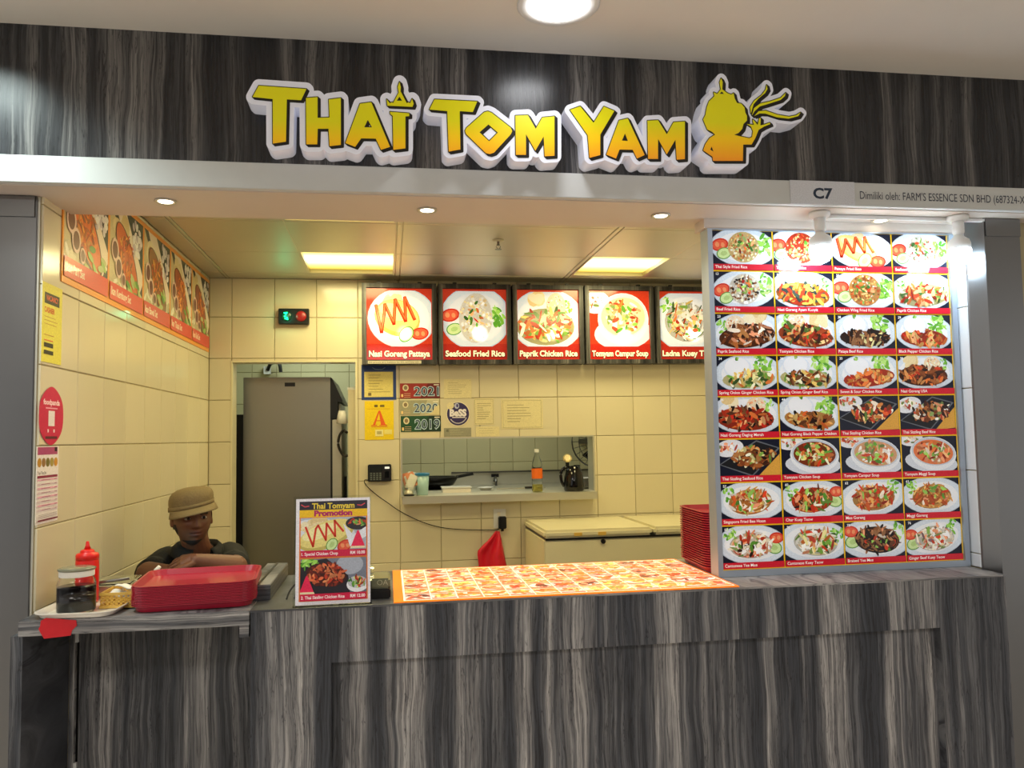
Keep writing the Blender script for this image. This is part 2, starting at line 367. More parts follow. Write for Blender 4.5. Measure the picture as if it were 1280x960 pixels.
def cracker(P_, R_, cx, cy_, r):
    for i in range(7): P_.ell(cx+R_.uniform(-.45, .45)*r, cy_+R_.uniform(-.3, .3)*r, r*R_.uniform(.35, .6), r*R_.uniform(.25, .45), R_.choice([(235, 215, 165), (225, 198, 140), (242, 228, 190)]), R_.uniform(0, 3), 9)
def dish(P_, R_, kind, x0, y0, x1, y1, pal):
    """one photograph of a dish inside the rectangle"""
    rect_ = (x0, y0, x1, y1); n0 = len(P_.p); W, H = x1-x0, y1-y0; cx, cy_ = (x0+x1)/2, (y0+y1)/2; s = min(W/.23, H/.13)
    pc, pi = (214, 224, 234), (236, 240, 244)
    def plate(dx=0, dy=0, rx=.46, ry=.47, rot=0):
        P_.ell(cx+dx*W, cy_+dy*H, rx*W, ry*H, (190, 202, 216), rot, 30); P_.ell(cx+dx*W, cy_+dy*H, rx*W*.97, ry*H*.96, pc, rot, 30); P_.ell(cx+dx*W, cy_+dy*H, rx*W*.8, ry*H*.76, pi, rot, 26)
    if kind == 'rice':         # white rice dome, lettuce, a stir fry in front
        plate(); lettuce(P_, R_, cx+.2*W, cy_+.22*H, .035*s, 34)
        P_.ell(cx, cy_-.14*H, .36*W, .22*H, tuple(v*.8 for v in pal[0]), 0, 20)
        P_.ell(cx-.14*W, cy_+.14*H, .19*W, .26*H, (222, 228, 238), 0, 20); P_.ell(cx-.15*W, cy_+.17*H, .165*W, .22*H, (240, 243, 248), 0, 20)
        shards(P_, R_, cx-.15*W, cy_+.36*H, .02*W, .03*H, GREEN, 8, .01*s, .006*s)
        shards(P_, R_, cx+.02*W, cy_-.15*H, .34*W, .2*H, pal, 95, .026*s, .009*s)
    elif kind == 'fried':      # mound of fried rice, tomato and cucumber left, lettuce right
        plate(); lettuce(P_, R_, cx+.28*W, cy_+.05*H, .032*s, 30)
        tomato(P_, cx-.33*W, cy_+.02*H, .028*s, .3); cucumber(P_, cx-.27*W, cy_-.18*H, .024*s)
        P_.ell(cx, cy_, .22*W, .37*H, tuple(v*.85 for v in pal[0]), 0, 22); shards(P_, R_, cx, cy_, .22*W, .36*H, pal, 170, .016*s, .008*s, 'grain'); shards(P_, R_, cx, cy_+.06*H, .15*W, .2*H, RED+GREEN, 16, .018*s, .007*s)
    elif kind == 'pattaya':    # omelette roll with a zigzag of red sauce
        plate(.02, 0, .5, .5); cracker(P_, R_, cx-.1*W, cy_+.26*H, .05*s)
        P_.ell(cx-.05*W, cy_, .34*W, .3*H, (214, 190, 96), -.35, 24); P_.ell(cx-.05*W, cy_+.03*H, .32*W, .26*H, (236, 218, 130), -.35, 24); P_.ell(cx-.1*W, cy_+.1*H, .22*W, .13*H, (246, 234, 168), -.35, 20)
        tomato(P_, cx+.28*W, cy_-.26*H, .03*s, .2); cucumber(P_, cx+.08*W, cy_-.27*H, .03*s, .9)
        pts = [(cx-.36*W, cy_+.2*H), (cx-.28*W, cy_-.24*H), (cx-.24*W, cy_+.05*H), (cx-.23*W, cy_+.22*H), (cx-.1*W, cy_-.1*H), (cx-.08*W, cy_+.3*H), (cx+.07*W, cy_-.05*H), (cx+.06*W, cy_+.34*H), (cx+.2*W, cy_-.02*H)]
        P_.line(pts, .011*s, (214, 62, 22)); P_.line([(a, b_+.004*s) for a, b_ in pts], .004*s, (238, 118, 60))
    elif kind == 'stir':       # sauce dish filling the plate
        plate(0, 0, .49, .46); cracker(P_, R_, cx+.18*W, cy_+.3*H, .045*s); lettuce(P_, R_, cx-.28*W, cy_+.18*H, .022*s, 16)
        P_.ell(cx+.02*W, cy_-.1*H, .38*W, .27*H, tuple(v*.7 for v in pal[0]), 0, 24)
        P_.ell(cx-.12*W, cy_+.2*H, .13*W, .2*H, (236, 214, 180), 0, 18); shards(P_, R_, cx-.12*W, cy_+.2*H, .12*W, .18*H, RICE+[(225, 150, 100)], 50, .012*s, .006*s, 'grain')
        shards(P_, R_, cx+.02*W, cy_-.08*H, .37*W, .25*H, pal, 120, .03*s, .009*s)
    elif kind == 'pan':        # black hot plate on a wooden board
        P_.poly([(cx+.1*W, y0), (x1, y0), (x1, cy_+.1*H)], (216, 160, 66)); P_.ell(cx-.3*W, cy_+.28*H, .22*W, .22*H, (226, 228, 234), .1); shards(P_, R_, cx-.32*W, cy_+.3*H, .15*W, .12*H, SEAF, 24, .02*s, .008*s)
        P_.poly([(x0+.02*W, cy_-.12*H), (cx+.02*W, y0+.02*H), (x1-.02*W, cy_+.2*H), (cx+.12*W, y1-.06*H)], (96, 100, 108)); P_.poly([(x0+.05*W, cy_-.12*H), (cx+.02*W, y0+.06*H), (x1-.06*W, cy_+.2*H), (cx+.12*W, y1-.1*H)], (26, 26, 30))
        shards(P_, R_, cx+.06*W, cy_+.02*H, .34*W, .26*H, pal, 125, .028*s, .011*s)
    elif kind == 'bowl':       # deep soup bowl
        P_.ell(cx-.32*W, cy_+.3*H, .2*W, .18*H, (226, 228, 234), .1); shards(P_, R_, cx-.32*W, cy_+.3*H, .14*W, .1*H, SEAF, 16, .02*s, .007*s)
        P_.ell(cx+.03*W, cy_-.22*H, .42*W, .26*H, (206, 212, 222), 0, 24); P_.ell(cx+.05*W, cy_+.0*H, .37*W, .42*H, (228, 232, 238), 0, 28); P_.ell(cx+.05*W, cy_+.05*H, .35*W, .35*H, (196, 204, 214), 0, 28)
        P_.ell(cx+.05*W, cy_+.04*H, .32*W, .31*H, tuple(pal[0]), 0, 26); shards(P_, R_, cx+.05*W, cy_+.05*H, .28*W, .26*H, pal+GREEN[:2], 95, .028*s, .01*s)
    else:                      # noodles
        plate(0, 0, .49, .47, .08); lettuce(P_, R_, cx+.3*W, cy_+.22*H, .024*s, 18)
        if R_.random() < .5: cucumber(P_, cx-.3*W, cy_-.1*H, .026*s); tomato(P_, cx-.34*W, cy_+.12*H, .024*s)
        P_.ell(cx+.02*W, cy_-.02*H, .3*W, .3*H, tuple(v*.75 for v in pal[0]), 0, 22)
        for i in range(60):
            a = R_.uniform(0, 6.28); rr_ = R_.uniform(.1, .95); t0 = R_.uniform(.5, 1.6)
            q = [(cx+.02*W+.29*W*rr_*math.cos(a+t0*k/4), cy_-.02*H+.29*H*rr_*math.sin(a+t0*k/4)) for k in range(5)]
            P_.line(q, .0028*s, R_.choice(pal))
        shards(P_, R_, cx+.02*W, cy_, .31*W, .31*H, pal, 60, .03*s, .006*s); shards(P_, R_, cx+.02*W, cy_, .26*W, .25*H, pal+SEAF[:2]+GREEN[:2]+RED[:1], 50, .026*s, .009*s)
    k = {'pattaya': 1.08, 'pan': 1.06, 'bowl': 1.14}.get(kind, 1.2)*R_.uniform(.98, 1.05); fx = -1 if (kind in ('stir', 'noodle') and R_.random() < .5) else 1
    rot = R_.uniform(-.12, .12); c_, s_ = math.cos(rot), math.sin(rot); ox, oy = R_.uniform(-.03, .03)*W, R_.uniform(-.02, .02)*H; out = []
    for pts, fs, col, l in P_.p[n0:]:
        q = [((x-cx)*fx*k, (y-cy_)*k) for x, y in pts]; q = [(cx+ox+x*c_-y*s_, cy_+oy+x*s_+y*c_) for x, y in q]; q = q[::-1] if fx < 0 else q
        q = clip(q, rect_)
        if len(q) > 2: out.append((q, [tuple(range(len(q)))], col, l))
    P_.p[n0:] = out
# ---- outlines grown by a distance field, filled as flat curves
def grow(polys, holes, d, shift=None, res=.5, pad=14):
    allp = polys+holes; xs = [p[0] for q in allp for p in q]; ys = [p[1] for q in allp for p in q]
    gx = np.arange(min(xs)-pad, max(xs)+pad, res); gy = np.arange(min(ys)-pad, max(ys)+pad, res)
    X, Y = np.meshgrid(gx, gy); F_ = np.full(X.shape, 1e9)
    def sd(poly):
        D = np.full(X.shape, 1e9); ins = np.zeros(X.shape, bool)
        for (ax, ay), (bx_, by) in zip(poly, poly[1:]+poly[:1]):
            vx, vy = bx_-ax, by-ay; l2 = vx*vx+vy*vy or 1e-9
            t = np.clip(((X-ax)*vx+(Y-ay)*vy)/l2, 0, 1); D = np.minimum(D, np.hypot(X-ax-t*vx, Y-ay-t*vy))
            if ay != by: ins ^= ((ay > Y) != (by > Y)) & (X < (bx_-ax)*(Y-ay)/(by-ay)+ax)
        return np.where(ins, -D, D)
    def union(off=(0, 0)):
        G = np.full(X.shape, 1e9)
        for p in polys: G = np.minimum(G, sd([(a+off[0], b_+off[1]) for a, b_ in p]))
        for h in holes: G = np.maximum(G, -sd([(a+off[0], b_+off[1]) for a, b_ in h]))
        return G
    F_ = union()
    if shift:
        for k in (.35, .7, 1.0): F_ = np.minimum(F_, union((shift[0]*k, shift[1]*k)))
    F_ = F_-d
    # marching squares
    H_, W_ = F_.shape; seg = {}
    def ip(i, j, i2, j2):
        a, b_ = F_[i, j], F_[i2, j2]; t = a/(a-b_); return (gx[j]+(gx[j2]-gx[j])*t, gy[i]+(gy[i2]-gy[i])*t)
    ins = F_ < 0; c = ins[:-1, :-1].astype(int)+ins[:-1, 1:]*2+ins[1:, 1:]*4+ins[1:, :-1]*8
    ed = {}; pos = {}
    tab = {1: [(3, 0)], 2: [(0, 1)], 3: [(3, 1)], 4: [(1, 2)], 5: [(3, 0), (1, 2)], 6: [(0, 2)], 7: [(3, 2)], 8: [(2, 3)], 9: [(2, 0)], 10: [(0, 1), (2, 3)], 11: [(2, 1)], 12: [(1, 3)], 13: [(1, 0)], 14: [(0, 3)]}
    for i, j in zip(*np.where((c > 0) & (c < 15))):
        es = [('h', i, j), ('v', i, j+1), ('h', i+1, j), ('v', i, j)]; en = [(i, j, i, j+1), (i, j+1, i+1, j+1), (i+1, j, i+1, j+1), (i, j, i+1, j)]
        for a, b_ in tab[c[i, j]]:
            for q in (a, b_):
                if es[q] not in pos: pos[es[q]] = ip(*en[q])
            ed.setdefault(es[a], []).append(es[b_]); ed.setdefault(es[b_], []).append(es[a])
    loops = []; seen = set()
    for k0 in list(ed):
        if k0 in seen: continue
        lp = [k0]; seen.add(k0); cur = k0
        while True:
            nx = [q for q in ed[cur] if q not in seen]
            if not nx: break
            cur = nx[0]; seen.add(cur); lp.append(cur)
        pts = [pos[q] for q in lp]
        if len(pts) > 8:
            out = [pts[0]]      # drop points lying almost on a line
            for a, b_ in zip(pts[1:], pts[2:]+pts[:1]):
                p = out[-1]; l = math.hypot(b_[0]-p[0], b_[1]-p[1]) or 1
                if abs((b_[0]-p[0])*(a[1]-p[1])-(b_[1]-p[1])*(a[0]-p[0]))/l > .06 or math.hypot(a[0]-p[0], a[1]-p[1]) > 3.5: out.append(a)
            loops.append(out)
    return loops
def filled(loops2d, depth):
    """closed loops (x,z in metres) filled with holes and given a thickness -> list of verts/faces, thickness along +Y from 0"""
    c = bpy.data.curves.new('f', 'CURVE'); c.dimensions = '2D'; c.fill_mode = 'BOTH'; c.extrude = depth/2
    for lp in loops2d:
        s = c.splines.new('POLY'); s.points.add(len(lp)-1)
        for k, p in enumerate(lp): s.points[k].co = (p[0], p[1], 0, 1)
        s.use_cyclic_u = True
    o = bpy.data.objects.new('f', c); COL.objects.link(o); dg = bpy.context.evaluated_depsgraph_get()
    me = bpy.data.meshes.new_from_object(o.evaluated_get(dg)); bpy.data.objects.remove(o); bpy.data.curves.remove(c)
    for v in me.vertices: x, y, z = v.co; v.co = (x, -z+depth/2, y)
    return me
# ================================================================== THE SETTING
YF, YB, XL, SZ, CZ = 2.527, 5.02, -1.05, 2.32, 2.53
_tc = {}
def tiles(name, parent, O, U, V, us, vs, holes, m, gap=.0034, th=.006, bev=.0022):
    """each tile a raised, chamfered piece of its own, cut round the openings"""
    O, U, V = Vector(O), Vector(U), Vector(V); N_ = U.cross(V)
    for u0, u1 in zip(us, us[1:]):
        for v0, v1 in zip(vs, vs[1:]):
            rects = [(u0+gap/2, v0+gap/2, u1-gap/2, v1-gap/2)]
            for h in holes:
                nr = []
                for a, b_, c, d in rects:
                    if h[0] >= c or h[2] <= a or h[1] >= d or h[3] <= b_: nr.append((a, b_, c, d)); continue
                    if h[0] > a: nr.append((a, b_, h[0], d))
                    if h[2] < c: nr.append((h[2], b_, c, d))
                    a2, c2 = max(a, h[0]), min(c, h[2])
                    if h[1] > b_: nr.append((a2, b_, c2, h[1]))
                    if h[3] < d: nr.append((a2, h[3], c2, d))
                rects = [r for r in nr if r[2]-r[0] > .006 and r[3]-r[1] > .006]
            if not rects: continue
            a0, b0 = rects[0][0], rects[0][1]
            key = (name, tuple(round(v-(a0 if i % 2 == 0 else b0), 4) for r in rects for i, v in enumerate(r)), tuple(U), tuple(V))
            if key not in _tc:
                vv = []; ff = []
                for a, b_, c, d in rects:
                    k = len(vv)
                    for (x, y, n) in ((a, b_, -.004), (c, b_, -.004), (c, d, -.004), (a, d, -.004), (a, b_, th-bev), (c, b_, th-bev), (c, d, th-bev), (a, d, th-bev), (a+bev, b_+bev, th), (c-bev, b_+bev, th), (c-bev, d-bev, th), (a+bev, d-bev, th)):
                        vv.append(U*(x-a0)+V*(y-b0)+N_*n)
                    for q in range(4):
                        r = (q+1) % 4; ff.append((k+q, k+r, k+4+r, k+4+q)); ff.append((k+4+q, k+4+r, k+8+r, k+8+q))
                    ff.append((k+8, k+9, k+10, k+11)); ff.append((k+3, k+2, k+1, k))
                me = bpy.data.meshes.new(name); me.from_pydata(vv, [], ff); me.materials.append(m); _tc[key] = me
            o = bpy.data.objects.new(name, _tc[key]); COL.objects.link(o); o.parent = parent; o.location = O+U*a0+V*b0
def steps(j, d, lo, hi):
    k = math.ceil((lo+.02-j)/d); out = [lo]
    while j+k*d < hi-.02: out.append(j+k*d); k += 1
    return out+[hi]
def slab_with_holes(x0, x1, z0, z1, y0, y1, holes):
    bm = bmesh.new(); xs = sorted({x0, x1}|{h[0] for h in holes}|{h[2] for h in holes}); zs = sorted({z0, z1}|{h[1] for h in holes}|{h[3] for h in holes})
    for a, b_ in zip(xs, xs[1:]):
        for c, d in zip(zs, zs[1:]):
            mx, mz = (a+b_)/2, (c+d)/2
            if any(h[0] < mx < h[2] and h[1] < mz < h[3] for h in holes): continue
            box(bm, a, b_, y0, y1, c, d)
    bmesh.ops.remove_doubles(bm, verts=bm.verts, dist=1e-5)
    fs = {}
    for f in bm.faces: fs.setdefault(tuple(round(v, 4) for v in f.calc_center_median()), []).append(f)
    dl_ = [f for g in fs.values() if len(g) > 1 for f in g]
    bmesh.ops.delete(bm, geom=dl_, context='FACES')
    return bm
struct(obj('floor', bx(-4, 6, -5, 7.2, -.1, 0), M['floor']))
struct(obj('wall_far_added', bx(-4, 6, -5.1, -5, 0, 2.86), mat('dark_reflected_wall', (62, 58, 54), .6)))  # unseen dark wall added behind the camera for the steel to reflect
struct(obj('ceiling', slab_with_holes(-4, 6, -5, YF+.07, 0, .06, []), M['plaster'])).rotation_euler = (0, 0, 0)
bpy.data.objects['ceiling'].data.clear_geometry(); _b = bx(-4, 6, -5, YF+.07, 2.80, 2.86); _b.to_mesh(bpy.data.objects['ceiling'].data); _b.free()
DOOR = (-.918, 0, -.190, 2.026); HATCH = (.082, 1.199, 1.287, 1.547)
wb = struct(obj('wall_back', slab_with_holes(-1.17, 2.45, 0, 2.62, YB+.0065, YB+.13, [DOOR, HATCH]), M['grout']))
tiles('wall_tile', wb, (0, YB+.006, 0), (1, 0, 0), (0, 0, 1), steps(.070, .2477, XL, 2.35), steps(1.547, .249, 0, CZ), [DOOR, HATCH], M['cream'])
wl = struct(obj('wall_left', bx(-1.2, XL-.0065, 2.66, 5.03, 0, 2.62), M['grout']))
tiles('wall_tile', wl, (XL-.006, 2.66, 0), (0, 1, 0), (0, 0, 1), [0]+[v-2.66 for v in steps(2.964, .2592, 2.72, YB)][1:], steps(1.547, .249, 0, CZ), [], M['cream'])
# (U x V for U=+Y, V=+Z points to +X: tiles face the shop)
struct(obj('wall_right', bx(2.35, 2.45, 2.83, YB, 0, 2.62), M['plaster']))
wr_ = struct(obj('wall_return', bx(2.112, 2.36, 2.665, 2.83, 0, SZ), M['grout']))
tiles('wall_tile', wr_, (2.111, 2.83, 0), (0, -1, 0), (0, 0, 1), [0, .165], steps(1.10, .30, 1.05, SZ), [], M['white_tile'])
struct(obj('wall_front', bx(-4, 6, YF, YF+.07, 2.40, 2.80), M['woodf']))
struct(obj('trim_1', bx(-4, 6, YF-.004, 2.85, SZ, 2.402, bevel=.002), M['plasterw']))
struct(obj('trim_2', bx(-4, 6, YF+.02, 2.855, SZ-.003, SZ+.001), M['soffit']))
struct(obj('wall_bulkhead', bx(-4, 6, YF+.075, 2.85, 2.403, 2.86), M['plaster']))
# inner ceiling of metal panels with two lamps in view and two half hidden ones
LIGHTS = [(-.455, 4.285, .045, 4.835), (-.455, 3.10, .045, 3.672), (1.115, 4.275, 1.575, 4.80), (1.115, 3.10, 1.575, 3.652)]
ci = struct(obj('ceiling', bmesh.new(), M['ceilmetal']))
_b = bmesh.new(); xs = sorted({XL, 2.35}|{h[0] for h in LIGHTS}|{h[2] for h in LIGHTS}); ys = sorted({2.85, YB}|{h[1] for h in LIGHTS}|{h[3] for h in LIGHTS})
for a, b_ in zip(xs, xs[1:]):
    for c, d in zip(ys, ys[1:]):
        if not any(h[0] < (a+b_)/2 < h[2] and h[1] < (c+d)/2 < h[3] for h in LIGHTS): box(_b, a, b_, c, d, CZ+.008, CZ+.03)
_b.to_mesh(ci.data); _b.free()
tiles('ceiling_panel', ci, (0, 0, CZ+.007), (1, 0, 0), (0, -1, 0), [XL, -.955, -.935, .047, .075, 1.085, 1.112, 2.10, 2.35], [-YB, -4.845, -4.84, -4.30, -3.686, -3.07, -2.86], [(h[0], -h[3], h[2], -h[1]) for h in LIGHTS], M['ceilmetal'], gap=.004, th=.007)
# kitchen behind
wk = struct(obj('wall_kitchen', bx(-1.3, 2.5, 6.607, 6.7, 0, 2.62), M['grout']))
tiles('wall_tile', wk, (0, 6.606, 0), (1, 0, 0), (0, 0, 1), steps(.448, .188, -1.2, 2.4), [.5, 1.0, 1.345, 1.59, 1.84, 2.09, 2.34, 2.53], [], M['green_tile'])
struct(obj('wall_kitchen_left', bx(-1.35, -1.2, YB+.13, 6.6, 0, 2.62), M['green_tile']))
struct(obj('wall_kitchen_right', bx(2.4, 2.5, YB+.13, 6.6, 0, 2.62), M['green_tile']))
struct(obj('ceiling', bx(-1.35, 2.5, YB+.13, 6.7, 2.53, 2.6), M['plaster']))
pw = struct(obj('wall_partition', bx(-.245, -.17, YB+.13, 6.1, 0, 1.86), M['cream'])); struct(obj('trim_3', bx(-.25, -.165, YB+.13, 6.1, 1.86, 1.875), M['white']))
# door and hatch linings
struct(obj('door_1', slab_with_holes(-.923, -.185, 0, 2.031, YB-.002, YB+.132, [(-.914, -.01, -.194, 2.022)]), M['freezer']))
struct(obj('window_1', slab_with_holes(.076, 1.293, 1.193, 1.553, YB-.003, YB+.132, [(.086, 1.203, 1.283, 1.543)]), M['steelb']))
# neighbouring unit glimpsed past the right pillar
struct(obj('wall_neighbour', bx(2.6, 6, 4.2, 4.3, 0, 2.29), M['wooddark'])); struct(obj('wall_neighbour', bx(2.46, 6, 4.15, 4.3, 2.30, 2.86), M['plaster']))
# ================================================================== PILLARS, COUNTER
t = thing('steel_pillar', 'brushed steel pillar at the left edge of the photo', 'pillar', (-1.3, 2.7, 0))
obj('pillar_casing', bx(-.32, .236, -.05, .06, 0, SZ-.004, bevel=.002), M['steel'], t); obj('corner_strip', bx(.234, .242, -.045, .0, 0, SZ-.004), M['steelb'], t); obj('top_channel', bx(-.32, .230, -.056, -.051, SZ-.07, SZ-.006), M['steel'], t)
t = thing('steel_pillar', 'brushed steel pillar at the right end of the counter', 'pillar', (2.2, 2.7, 0))
bm = bmesh.new(); fp = [(-.05, -.085), (-.088, -.04), (-.091, -.033), (-.06, -.033), (-.06, .10), (.095, .10), (.095, -.085)]
lo = [bm.verts.new((x, y, 0)) for x, y in fp]; hi = [bm.verts.new((x, y, SZ-.004)) for x, y in fp]
for i in range(len(fp)): bm.faces.new((lo[i], hi[i], hi[(i+1) % len(fp)], lo[(i+1) % len(fp)]))
bm.faces.new(hi[::-1]); bm.faces.new(lo); bmesh.ops.recalc_face_normals(bm, faces=bm.faces)
obj('pillar_casing', bm, M['steel'], t); obj('top_channel', bx(-.045, .095, -.09, -.086, SZ-.07, SZ-.006), M['steel'], t)

t = thing('service_counter', 'long grey wood laminate counter with recessed front under the lit menus', 'counter', (0.8, 2.8, 0)); t_counter = t
ox, oy = -.8, -2.8
def cb(name, m, *a, **k):
    bm = bmesh.new(); a = [a] if not isinstance(a[0], (list, tuple)) else a
    for q in a: box(bm, q[0]+ox, q[1]+ox, q[2]+oy, q[3]+oy, q[4], q[5], **k)
    return obj(name, bm, m, t)
cb('front_band', M['wood'], -.405, 2.085, YF, YF+.05, .885, 1.044)
cb('front_stile', M['wood'], -.405, -.172, YF, YF+.05, 0, .885)
cb('front_stile', M['wood'], 1.832, 2.085, YF, YF+.05, 0, .885)
cb('recessed_panel', M['wood'], -.172, 1.832, YF+.032, YF+.05, .0, .885)
cb('end_panel', M['wood'], (-.405, -.385, YF+.05, 3.12, 0, 1.044)); cb('end_panel', M['wood'], (2.07, 2.085, YF+.05, 3.12, 0, 1.044))
bm = bmesh.new(); fp = [(-.407, YF-.002)]+[(2.06+.035*math.sin(a), YF-.002+.035-.035*math.cos(a)) for a in np.linspace(0, math.pi/2, 7)]+[(2.095, 3.15), (-.407, 3.15)]
lo = [bm.verts.new((x+ox, y+oy, 1.044)) for x, y in fp]; hi = [bm.verts.new((x+ox, y+oy, 1.05)) for x, y in fp]
for i in range(len(fp)): bm.faces.new((lo[i], lo[(i+1) % len(fp)], hi[(i+1) % len(fp)], hi[i]))
bm.faces.new(hi); bm.faces.new(lo[::-1]); obj('worktop', bm, M['woodh'], t)
t = thing('counter_flap', 'grey laminate flap shelf under the sauces and left tray stack', 'counter', (-.72, 2.8, 0)); ox = .72
cb('flap_board', M['woodh'], -1.043, -.409, YF+.003, 3.14, 1.006, 1.05, bevel=.0015); cb('stop_block', M['woodh'], -.438, -.411, YF+.006, YF+.04, .972, 1.0055)
t = thing('side_post', 'dark laminate side board between the left steel pillar and the folding door', 'post', (-1.05, 2.6, 0)); obj('post_board', bx(-.020, .012, -.05, .30, 0, 1.004), M['wood'], t)
t = thing('folding_door', 'dark grey laminate door below the flap shelf, with pale hinges', 'door', (-.72, 2.8, 0))
gx = float(at(95.5, 860, 1, 2.9)[0])
cb('door_leaf', M['wood'], -1.037, gx-.006, 2.90, 2.92, .03, 1.0); cb('door_leaf', M['wood'], gx+.006, -.41, 2.905, 2.925, .03, 1.0)
cb('gap_shade_strip', M['black'], gx-.03, gx+.03, 2.927, 2.935, .03, 1.0)  # black strip added behind the leaf gap, standing in for its shade
for z in (.955, .47): cb('hinge', M['white'], gx-.005, gx+.004, 2.897, 2.907, z-.055, z+.045)
# low laminate upstand beside the left stack of trays
t = thing('laminate_upstand', 'low grooved grey laminate ledge between tray stack and promotion stand', 'ledge', (-.40, 2.9, 1.05))
obj('ledge_body', bx(-.045, .03, -.22, .24, 0, .048, bevel=.002), M['woodh'], t); obj('groove_strip', bx(-.012, -.004, -.22, .24, .048, .0495), M['black'], t)
# ---- lit tabletop menu
R_ = random.Random(5)
t = thing('tabletop_menu', 'backlit orange edged menu panel laid flat on the counter top', 'menu', (.57, 2.835, 1.05))
pr = Print(step=.00006); W2, H2 = .556, .303; pr.rect(-W2, -H2, W2, H2, (255, 128, 10)); pr.rect(-W2+.03, -H2+.014, W2-.008, H2-.012, (255, 240, 225))
nc, nr_ = 13, 6; cw, ch = (2*W2-.046)/nc, (2*H2-.036)/nr_
for i in range(nc):
    for j in range(nr_):
        x0 = -W2+.034+i*cw; y0 = -H2+.018+j*ch; pr.layer = 3; pr.clip = (x0+.002, y0+.002, x0+cw-.002, y0+ch-.002)
        pr.rect(x0, y0, x0+cw, y0+ch, R_.choice([(255, 196, 150), (250, 160, 110), (255, 190, 180), (246, 196, 110)])); pr.ell(x0+cw/2, y0+ch*.56, cw*.46, ch*.36, (255, 238, 226), 0, 14)
        pal = R_.choice([[(235, 110, 50), (250, 170, 90), (214, 80, 50)], [(225, 190, 90), (240, 150, 60), (235, 120, 70)], [(210, 90, 60), (120, 60, 50), (240, 150, 110)], [(235, 205, 110), (170, 180, 80), (240, 120, 60)], [(245, 120, 60), (250, 90, 50), (255, 190, 130)]])
        shards(pr, R_, x0+cw/2, y0+ch*.58, cw*.40, ch*.30, pal, 20, .038, .015); pr.rect(x0, y0, x0+cw, y0+ch*.14, (250, 110, 70)); pr.clip = None
pr.build('lit_film', M['printt'], t, O=(0, 0, .0035), U=(1, 0, 0), V=(0, 1, 0), back=(-W2, -H2, W2, H2, .003, (255, 128, 10)))
